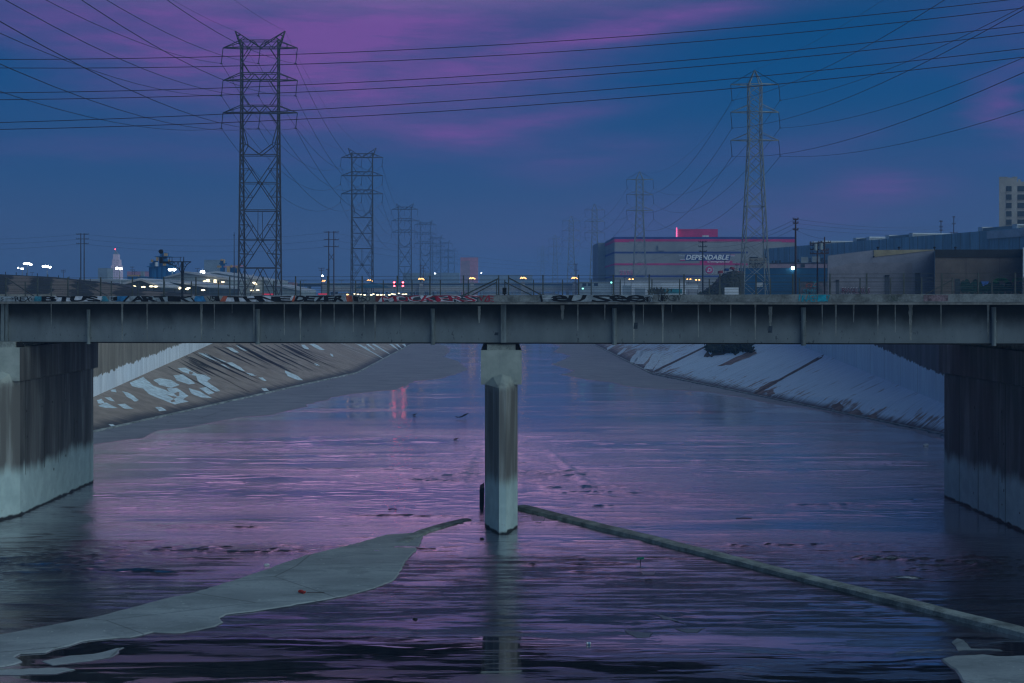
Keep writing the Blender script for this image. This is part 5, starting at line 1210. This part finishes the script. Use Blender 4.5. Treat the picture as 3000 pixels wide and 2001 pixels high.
# low sheds and trailers before it
t_ = block('depot', 'low white depot with grey roller doors in front of the striped warehouse', 'building', 1820, 826, 2010, 470, 12, M_wht)
for x0, x1 in [(1824, 1850), (1860, 1890), (1902, 1950)]:
    m_ = MB(); rb(m_, x0, 836 if x0 < 1830 else 845, x1, None, 469.9, .1, M_gry); m_.build('roller_door', None, t_)
block('depot', 'low dark glazed depot under the far bridge end', 'building', 1695, 826, 1800, 520, 10, M_gry, ((1706, 1722, 1740), (830,), 12, 8))
for x0, y0, x1, D, m, lab in [(2005, 834, 2045, 300, M_wht, 'white box trailer parked before the striped warehouse'), (1935, 846, 1998, 300, mat('teal_canopy', (.03, .22, .26)), 'teal flat trailer left of the white box trailer')]:
    p = P(x0, y0, D); q = P(x1, y0, D); tr = thing('trailer', lab, 'trailer', ((p.x + q.x) / 2, D, GZ), 'parked trailers')
    m_ = MB(); rb(m_, x0, y0, x1, y0 + 14, D, 2.5, m); m_.build('body', None, tr)
    for fx_ in (.15, .3, .8):
        xx = p.x + (q.x - p.x) * fx_; m_ = MB(); m_.tube([(xx, D, GZ + .5), (xx, D + 2.4, GZ + .5)], .5, 12); m_.build('wheel', M_black, tr)
for px, py, lab in [(1849, 818, 'beside the number on the warehouse'), (2018, 818, 'left of the black wooden pole'), (2044, 820, 'right beside the black wooden pole')]:
    p = P(px, py, 380); t_ = thing('street_lamp', 'twin orange street lamp ' + lab, 'lamp', (p.x, 380, GZ), 'twin orange street lamps')
    m_ = MB(); m_.tube([(p.x, 380, GZ - .2), (p.x, 380, p.z)], .06, 5); m_.beam((p.x - .45, 380, p.z), (p.x + .45, 380, p.z), .06); m_.build('pole', M_steelA, t_)
    for s_ in (-1, 1): m_ = MB(); m_.ball((p.x + s_ * .42, 379.9, p.z), .17, None, 8, (1.5, .7, .7)); m_.build('lamp_head', E_orange, t_)
# scrub and dark spoil heap
mbx = MB(); vs = []; fs = []; n1, n2 = 26, 8
hp = [(2035, 872), (2060, 855), (2085, 836), (2105, 815), (2125, 800), (2150, 795), (2175, 796)]
def ht(px):
    for (a, ya), (b2, yb2) in zip(hp, hp[1:]):
        if px <= b2: return ya + (yb2 - ya) * (px - a) / (b2 - a)
    return hp[-1][1]
for i in range(n1 + 1):
    px = 2035 + 145 * i / n1; tp = P(px, ht(px), 285)
    for j in range(n2 + 1):
        f = j / n2; z = GZ + max(0, tp.z - GZ) * math.sin(f * math.pi / 2) + random.uniform(-.2, .2); vs.append((tp.x * (270 + 15 * f) / 285, 270 + 15 * f, z))
for i in range(n1):
    for j in range(n2): a = i * (n2 + 1) + j; fs.append((a, a + n2 + 1, a + n2 + 2, a + 1))
mbx.raw(vs, fs); setting(mbx.build('hillside', mat('scrubby_earth', (.055, .055, .05), var=.6, scale=.9), smooth=True))
jc = [(.30, .04, .06), (.02, .06, .20), (.05, .07, .09), (.22, .20, .21), (.03, .03, .04)]
for k, (px, py, w_, h_) in enumerate([(2112, 797, 13, 9), (2126, 806, 14, 9), (2140, 800, 15, 10), (2155, 790, 12, 8), (2150, 808, 14, 8), (2162, 800, 12, 9), (2130, 790, 12, 8), (2118, 812, 13, 7), (2157, 815, 10, 7), (2140, 815, 12, 7), (2147, 786, 12, 7)]):
    m_ = MB(); p = P(px, py, 283); sx, sz = w_ * 283 / FP / 2, h_ * 283 / FP / 2; a = random.uniform(-.4, .4)
    q = [Vector((x_ * sx, 0, z_ * sz)) for x_, z_ in ((-1, -1), (1, -.9), (.9, 1), (-.8, .85))]
    q = [Vector((v.x * math.cos(a) - v.z * math.sin(a), 0, v.x * math.sin(a) + v.z * math.cos(a))) + p for v in q]; m_.prism(q, (0, 1.6, 0))
    m_.prism([v + Vector((0, -.06, 0)) + (p - v) * .25 for v in q], (0, .05, 0), None)
    o = m_.build('scrap_crate', mat('junk_%d' % (k % 5), jc[k % 5], var=.3, scale=1.5)); tag(o, 'tumbled %s crate, %s of the heap on the scrubby slope' % (['crimson', 'dark blue', 'slate', 'pale grey', 'black'][k % 5], ['lowest left', 'second from left', 'middle', 'upper right', 'centre right', 'right end', 'top left', 'lowest middle', 'lowest right', 'lower middle', 'topmost'][k]), 'crate', 'crates heaped on the slope')
vb = MB()
for k in range(700):
    px = random.uniform(2045, 2170); y_ = random.uniform(0, 1); q = P(px, ht(px) + (866 - ht(px)) * y_, 272 + (1 - y_) * 8)
    d = Vector((random.uniform(-.3, .3), 0, random.uniform(.1, .4))); e = Vector((random.uniform(-.16, .16), random.uniform(-.16, .16), .05)); vb.face([q, q + d + e, q + d * 1.2 - e])
tag(vb.build('scrub', M_veg), 'dark scrub covering the slope left of the blue building', 'scrub', kind='stuff')
vb = MB()
for k in range(160):
    q = P(random.gauss(1930, 14), random.uniform(851, 866), 250); d = Vector((random.uniform(-.4, .4), 0, random.uniform(.2, .7))); e = Vector((random.uniform(-.2, .2), .2, .1)); vb.face([q, q + d + e, q + d * 1.2 - e])
tag(vb.build('bush', mat('dry_bush', (.14, .13, .08), var=.4)), 'dry pale bush just above the parapet before the warehouse', 'bush')
m_ = MB(); rb(m_, 2123, 842, 2164, None, 262, 1.5, M_wht); t_ = m_.build('container', None); tag(t_, 'white lettered container at the foot of the scrub slope', 'container')

# --- blue building and neighbours
t_ = block('building', 'long flat dark blue building behind the nearest grey pylon', 'building', 2165, 786, 2424, 330, 22, mat('deep_blue_wall', (.012, .085, .19), var=.12, scale=.2), extra=())
m_ = MB()
for y_ in (828, 832.3, 836.3): rb(m_, 2215, y_, 2235, y_ + 3.6, 329.9, .08, M_wht)
m_.build('sign', None, t_)
m_ = MB(); rb(m_, 2165, 852, 2424, 853, 329.95, .04, M_dk); m_.build('plinth_line', None, t_)
t_ = thing('wall_lamp', 'bright cyan white lamp on the top edge of the blue building', 'lamp', tuple(P(2323, 785, 329.5)))
m_ = MB(); m_.ball(P(2323, 785, 329.4), .42, None, 10, (1, .6, .9)); m_.build('lamp_head', E_cyan, t_, smooth=True); m_ = MB(); m_.beam(P(2323, 786, 330), P(2323, 792, 330), .12); m_.build('bracket', M_black, t_)
t_ = block('building', 'tan parapet building with dark painted block letters beside the second pylon', 'building', 2193, 756, 2246, 345, 10, mat('tan_wall', (.30, .26, .21), var=.15))
m_ = MB(); text_on(m_, 'PUEHAS', lambda a, b2, n: P(a, -b2, 344.8) + Vector((0, -n, 0)), 2196, 2243, -784, -760, M_black, 0, -.01, .03)
for x0, x1 in ((2194, 2220), (2238, 2246)): rb(m_, x0, 752.5, x1, 756, 344.9, .3, M_black)
m_.build('lettering', None, t_)
t_ = block('building', 'low pink and pale industrial building with rooftop units above the blue building', 'building', 2246, 772, 2424, 350, 12, mat('pink_wall', (.36, .25, .31), var=.15, scale=.4))
m_ = MB(); rb(m_, 2250, 771.5, 2424, 773, 349.9, .1, M_black); m_.build('gutter', None, t_)
for x0, x1, y0, y1 in [(2261, 2266, 764, 771), (2270, 2278, 763, 771), (2283, 2288, 762, 771), (2336, 2342, 759, 768), (2347, 2368, 753, 770), (2371, 2376, 757, 768), (2379, 2402, 751, 768), (2404, 2412, 756, 766)]:
    m_ = MB(); rb(m_, x0, y0, x1, y1, 353, 3, M_gry if (x1 - x0) > 15 else M_glass); m_.build('rooftop_unit', None, t_)
m_ = MB(); rb(m_, 2346, 774, 2358, 783, 349.8, .1, M_glass); m_.build('window', None, t_)
t_ = block('building', 'pale blue grey hall with graffiti strip between the pylon and the tallest brown pole', 'building', 2240, 757, 2340, 420, 14, mat('pale_blue_wall', (.24, .31, .36), var=.15, scale=.2))
m_ = MB(); text_on(m_, 'SICKE', lambda a, b2, n: P(a, -b2, 419.8) + Vector((0, -n, 0)), 2294, 2318, -766, -760, M_black, .2, -.02, .03); m_.build('graffiti', None, t_)
t_ = thing('long_building', 'very long blue grey factory with ribbed upper wall and rooftop vents on the right', 'factory', (95, 400, GZ))
M_fac = mat('ribbed_blue_grey', (.34, .50, .60), var=.2, scale=.3, stretch=(1, 1, .1))
p, q = (P(2235, 727, 420)), (P(3150, 677, 275)); zt_ = 26.6
m_ = MB(); m_.prism([(p.x, p.y, GZ - .3), (q.x, q.y, GZ - .3), (q.x + 30, q.y + 20, GZ - .3), (p.x + 30, p.y + 40, GZ - .3)], (0, 0, 0.01))
def lb(f0, f1, z0, z1, out_, m):
    a = p.lerp(q, f0); b2 = p.lerp(q, f1); d = (q - p); nn = Vector((-(-d.y), -d.x, 0)).normalized(); nn = Vector((d.y, -d.x, 0)).normalized()
    o_ = nn * out_ if True else 0
    A, B_ = Vector((a.x, a.y, 0)) + o_, Vector((b2.x, b2.y, 0)) + o_; bk = -nn * 14
    return [(A.x, A.y, z0), (B_.x, B_.y, z0), (B_.x + bk.x, B_.y + bk.y, z0), (A.x + bk.x, A.y + bk.y, z0), (A.x, A.y, z1), (B_.x, B_.y, z1), (B_.x + bk.x, B_.y + bk.y, z1), (A.x + bk.x, A.y + bk.y, z1)]
m_ = MB(); m_.hexa(lb(0, 1, GZ - .3, 22.3, .3, None), M_teb); m_.build('wall', None, t_)
m_ = MB(); m_.hexa(lb(0, 1, 22.3, zt_, 0, None), M_fac); m_.build('upper_wall', None, t_)
m_ = MB()
for k in range(40): m_.hexa(lb(k / 40, k / 40 + .0015, 22.3, zt_, .06, None), M_gry)
m_.build('rib', None, t_)
for f0, f1 in [(.17, .225), (.345, .405), (.46, .55), (.74, .84), (.87, .97)]:
    m_ = MB(); m_.hexa(lb(f0, f1, zt_, zt_ + .9, -3, None), M_gry); v = m_.build('roof_vent', None, t_)
    for g0, g1 in ((f0, f0 + .012), (f1 - .012, f1)):
        m_ = MB(); m_.hexa(lb(g0, g1, zt_, zt_ + 1.15, -2.9, None), M_wht); m_.build('vent_end', None, v)
m_ = MB(); m_.hexa(lb(.80, 1, zt_ - 1.8, zt_ - .2, .5, None), M_wht); m_.build('white_fascia', None, t_)
# beige and brown buildings at the right
D = 200; t_ = thing('building', 'blank mauve beige building with slanted tan roof edge and three dark doors', 'building', (P(2580, 870, D).x, D + 10, GZ))
m_ = MB(); m_.prism([P(2425, 749, D), P(2560, 732.5, D), P(2737, 731.5, D), Vector((P(2737, 731, D).x, D, GZ - .3)), Vector((P(2425, 731, D).x, D, GZ - .3))], (4.8, 20, 0), mat('mauve_wall', (.24, .245, .32), var=.13, scale=.35)); m_.build('wall', None, t_)
m_ = MB(); m_.prism([P(2560, 753, D - .1), P(2737, 733, D - .1), P(2737, 731, D - .1), P(2560, 732.5, D - .1)], (0, .09, 0), mat('tan_fascia', (.33, .28, .20), var=.2, scale=.8)); m_.build('roof_fascia', None, t_)
m_ = MB(); m_.prism([P(2432, 786, D - .05), P(2490, 771, D - .05), P(2560, 769, D - .05), P(2672, 770, D - .05), P(2672, 800, D - .05), P(2668, 865, D - .05), P(2432, 865, D - .05)], (0, .04, 0), mat('mauve_patch', (.225, .215, .265), var=.15, scale=.5)); m_.build('paint_patch', None, t_)
for x0, y0, x1 in [(2450, 821, 2459), (2592.5, 807, 2606), (2681.5, 801, 2696)]:
    m_ = MB(); rb(m_, x0, y0, x1, None, D - .12, .1, M_door); dd = m_.build('door', None, t_); m_ = MB(); rb(m_, x0 - .5, y0 - 1.5, x1 + .5, y0, D - .35, .3, M_black); m_.build('door_hood', None, dd)
m_ = MB(); text_on(m_, 'BWALRUS', lambda a, b2, n: P(a, -b2, D - .15) + Vector((0, -n, 0)), 2465, 2549, -861, -842, M_white, .1, .03, .02); text_on(m_, 'BWALRUS', lambda a, b2, n: P(a, -b2, D - .2) + Vector((0, -n, 0)), 2466, 2549, -860, -843, mat('wine_paint', (.16, .03, .07)), .1, .0, .02); m_.build('graffiti', None, t_)
for px in (2572, 2634, 2738, 2799):
    m_ = MB(); q = P(px, 729, D + 1); m_.tube([(q.x, D + 1, q.z - .3), (q.x, D + 1, q.z + .1)], .10, 8); m_.ball((q.x, D + 1, q.z + .2), .18, None, 8, (1.2, 1, .7)); tag(m_.build('roof_vent', M_black), 'small dark roof vent on the right buildings, ' + {2572: 'above the tan roof edge', 2634: 'in the middle of the mauve building', 2738: 'where the mauve and brown buildings meet', 2799: 'above the dark band of the brown building'}[px], 'vent', 'small dark roof vents')
for px, py in ((2560, 752),):
    m_ = MB(); q = P(px, py, D - .3); m_.ball(q, .14); m_.beam(q, q + Vector((0, .3, 0)), .06); tag(m_.build('wall_lamp', M_black), 'small unlit lamp at the left end of the tan roof edge', 'lamp')
D = 195; t_ = thing('building', 'brown building with a wide black band along its top', 'building', (P(2868, 870, D).x, D + 10, GZ))
m_ = MB(); rb(m_, 2739, 754, 2996, None, D, 20, mat('brown_wall', (.145, .115, .105), var=.15, scale=.4)); m_.build('wall', None, t_)
m_ = MB(); rb(m_, 2739, 731, 2997, 754, D - .15, 20.3, M_black); m_.build('top_band', None, t_)
for x0 in (2830, 2928): m_ = MB(); rb(m_, x0, 754, x0 + .8, None, D - .04, .03, M_wood); m_.build('panel_seam', None, t_)
M_gr1 = mat('mural_dark_green', (.01, .05, .035), var=.5, scale=2); M_gr2 = mat('mural_bright_green', (.03, .25, .06), var=.5, scale=6)
m_ = MB()
for k, (cx, cy2, rx, ry) in enumerate([(2822, 840, 9, 19), (2833, 838, 10, 21), (2848, 845, 9, 18), (2858, 838, 11, 21), (2872, 846, 9, 20), (2886, 842, 9, 18), (2900, 846, 10, 18), (2918, 840, 12, 22), (2935, 848, 10, 16), (2955, 842, 12, 20), (2975, 848, 11, 18), (2990, 842, 7, 20)]):
    pts = [P(cx + rx * math.cos(a * math.pi / 6), min(872, cy2 + ry * math.sin(a * math.pi / 6)), D - .07 - k * .004) for a in range(12)]; m_.face(pts, M_gr1)
for cx, cy2, rx in ((2930, 829, 24), (2980, 828, 20)):
    for a in range(-7, 8):
        an = math.pi / 2 + a * .2; p1 = P(cx + rx * .5 * math.cos(an), cy2 - 6 * math.sin(an), D - .16); p2 = P(cx + rx * math.cos(an), cy2 - 15 * math.sin(an), D - .16); m_.face([p1, p1 + Vector((.35, 0, 0)), p2 + Vector((.3, 0, 0)), p2], M_gr2)
m_.face([P(2873, 823, D - .14), P(2899, 823, D - .14), P(2894, 832, D - .14), P(2880, 838, D - .14)], mat('mural_blue', (.10, .22, .60), var=.3, scale=3))
m_.build('mural', None, t_)
m_ = MB(); rb(m_, 2799, 817, 2813, None, D - .1, .08, M_dk); m_.build('door', None, t_)
m_ = MB(); rb(m_, 2997, 725, 3060, None, 190, 12, M_wht); tag(m_.build('building', None), 'sliver of white wall at the right edge beside the brown building', 'building')
t_ = block('graffiti_wall', 'low wall sprayed with pink and teal graffiti left of the mauve building', 'wall', 2345, 826, 2425, 236, 2, mat('sprayed_wall', (.16, .12, .15), var=.5, scale=1.0, dark=(.04, .09, .11)))
m_ = MB(); text_on(m_, 'SMK', lambda a, b2, n: P(a, -b2, 235.8) + Vector((0, -n, 0)), 2352, 2398, -862, -846, M_teal, .1, .01, .02); text_on(m_, 'OE', lambda a, b2, n: P(a, -b2, 235.8) + Vector((0, -n, 0)), 2360, 2396, -842, -830, M_orange, .1, .0, .02); text_on(m_, 'Z', lambda a, b2, n: P(a, -b2, 235.7) + Vector((0, -n, 0)), 2380, 2392, -840, -824, M_cyan, .1, .0, .02); m_.build('graffiti', None, t_)
# tall beige tower block at the right edge
D = 420; t_ = thing('tower_block', 'tall beige tower block with dark square windows cut by the right edge', 'building', (P(2990, 860, D).x, D + 10, GZ))
M_tb = mat('beige_render', (.34, .315, .31), var=.15, scale=.2)
m_ = MB(); rb(m_, 2927, 520, 2980, None, D, 18, M_tb); rb(m_, 2980, 532, 3120, None, D + .4, 17, M_tb); m_.build('wall', None, t_)
m_ = MB(); rb(m_, 2926.5, 518, 2953, 521, D - .1, 3, M_conc); rb(m_, 2966, 517.5, 2981, 521, D - .1, 3, M_conc); rb(m_, 2982, 525, 2991, 532, D + 2, 3, M_tb); m_.build('parapet', None, t_)
for r_ in range(6):
    for x0, x1 in ((2948, 2964), (2981, 3003), (3016, 3038)):
        y_ = 545 + r_ * 24.5; m_ = MB(); rb(m_, x0, y_, x1, y_ + 16, D - .12 + (.4 if x0 > 2970 else 0), .1, M_glass); wd_ = m_.build('window', None, t_)
        m_ = MB(); rb(m_, x0 - .5, y_ + 16, x1 + .5, y_ + 17, D - .3 + (.4 if x0 > 2970 else 0), .3, M_tb); m_.build('sill', None, wd_)

# --- birds and litter on the river bed
M_bird = mat('dark_feathers', (.02, .018, .022), var=.3, scale=10)
def bird(label, px, py, s, walk=True, face=1):
    o = G(px, py); z0 = .0
    pts = [(-.20, .20 if walk else .04), (-.08, .24 if walk else .07), (.06, .28 if walk else .09), (.14, .33 if walk else .13), (.20, .37 if walk else .16), (.27, .36 if walk else .15)]
    rs = [.012, .055, .06, .035, .03, .006]
    m_ = MB(); m_.tube([o + Vector((face * a * s, 0, b2 * s)) for a, b2 in pts], [r_ * s for r_ in rs], 8)
    if walk:
        for dx in (-.02, .05): m_.tube([o + Vector((face * dx * s, .01, .22 * s)), o + Vector((face * (dx + .02) * s, 0, -.01))], .008 * s, 4)
    tag(m_.build('bird', M_bird, smooth=True), label, 'bird', 'birds wading in the river')
bird('biggest dark bird standing right of the three small ones in the shallows', 1362, 1226, 1.4)
bird('small wading bird at the left end of the little row, facing left', 1339.5, 1228, .85, True, -1)
bird('small wading bird second from the left in the little row', 1347.5, 1228, .85)
bird('small wading bird third in the little row', 1354.5, 1227.5, .9)
bird('dark duck floating alone nearer the middle pier', 1335, 1289, 1.1, False)
bird('dark duck floating alone farther left upstream', 1214, 1217, 1.1, False)
def rock(label, px, py, s, m, name='rock', cat='stone', zs=.6, g=None):
    m_ = MB(); o = G(px, py); m_.ball(o + Vector((0, 0, s * .25)), s, None, 8, (1.2, .8, zs)); m_.v = [(a + random.uniform(-.15, .15) * s, b2 + random.uniform(-.15, .15) * s, max(-.05, c_ + random.uniform(-.12, .12) * s)) for a, b2, c_ in m_.v]
    tag(m_.build(name, m), label, cat, g)
rock('pale stone at the water edge of the dry apron', 782, 1657, .12, M_wht)
rock('dark lump in the shallow water right of the dry apron', 1216, 1815, .09, M_black)
rock('black lump in the water beside the middle pier', 1412, 1580, .10, M_black)
rock('pale lump against the right pier foot', 2822, 1464, .17, M_wht)
rock('small white stone far right near the slope', 2712, 1306, .22, M_wht)
o = G(884, 1741); m_ = MB(); m_.tube([o + Vector((-.13, .10, .10)), o + Vector((-.05, .03, .11)), o + Vector((.06, -.08, .10)), o + Vector((.12, -.16, .09))], [.05, .085, .075, .04], 8); m_.box(o.x - .02, o.x + .16, o.y + .03, o.y + .06, .05, .13)
tag(m_.build('plastic_scrap', mat('red_plastic', (.45, .04, .025), rough=.4, var=.2), smooth=True), 'crumpled bright red plastic scrap lying on the dry apron', 'litter')
m_ = MB(); m_.tube([o + Vector((.2, .0, .07)), o + Vector((.55, .02, .08)), o + Vector((.95, -.02, .07))], .012, 5); tag(m_.build('stick', M_wood), 'thin brown stick beside the red scrap on the dry apron', 'stick')
o = G(1876, 1652); t_ = thing('litter_sign', 'small green board stuck upright on a short stalk in the water', 'litter', tuple(o)); m_ = MB(); m_.tube([o + Vector((.0, 0, -.02)), o + Vector((.02, 0, .22))], .02, 5); m_.build('stalk', M_black, t_); m_ = MB(); m_.hexa([tuple(o + Vector(v)) for v in [(-.17, 0, .19), (.18, 0, .22), (.18, .05, .22), (-.17, .05, .19), (-.16, 0, .28), (.17, 0, .31), (.17, .05, .31), (-.16, .05, .28)]]); m_.build('board', mat('green_plastic', (.01, .20, .14)), t_)
o = G(1725, 1889); m_ = MB(); m_.tube([o + Vector((-.08, 0, .05)), o + Vector((.07, .02, .05))], .045, 10, M_wht); m_.tube([o + Vector((-.015, 0, .05)), o + Vector((.025, .005, .05))], .048, 10, M_blue); tag(m_.build('drink_can', None), 'white and blue drink can floating near the bottom of the picture', 'can')
for px, py, l, lab in [(1900, 1700, .3, 'short dark twig below the green board'), (1190, 1656, .25, 'short dark twig at the inner edge of the dry apron'), (1150, 1493, .5, 'dark twig floating left of the middle pier'), (2180, 1520, .9, 'long dark stick lying in the water beyond the right sill')]:
    o = G(px, py); m_ = MB(); m_.tube([o + Vector((-l / 2, 0, .03)), o + Vector((0, .02, .05)), o + Vector((l / 2, -.03, .03))], .022, 5); tag(m_.build('twig', M_wood), lab, 'stick', 'twigs in the water')

# --- haze
m = bpy.data.materials.new('evening_haze'); m.use_nodes = True; nt = m.node_tree; nt.nodes.clear()
v = nt.nodes.new('ShaderNodeVolumePrincipled'); v.inputs['Color'].default_value = (.23, .46, .86, 1); v.inputs['Density'].default_value = .00052; v.inputs['Anisotropy'].default_value = 0.0
o_ = nt.nodes.new('ShaderNodeOutputMaterial'); nt.links.new(v.outputs[0], o_.inputs['Volume'])
m_ = MB(); m_.box(-2500, 2500, -150, 2600, -3, 78); o = m_.build('haze', m); o['kind'] = 'stuff'; o['label'] = 'thin bluish evening haze over the whole river corridor'; o['category'] = 'haze'
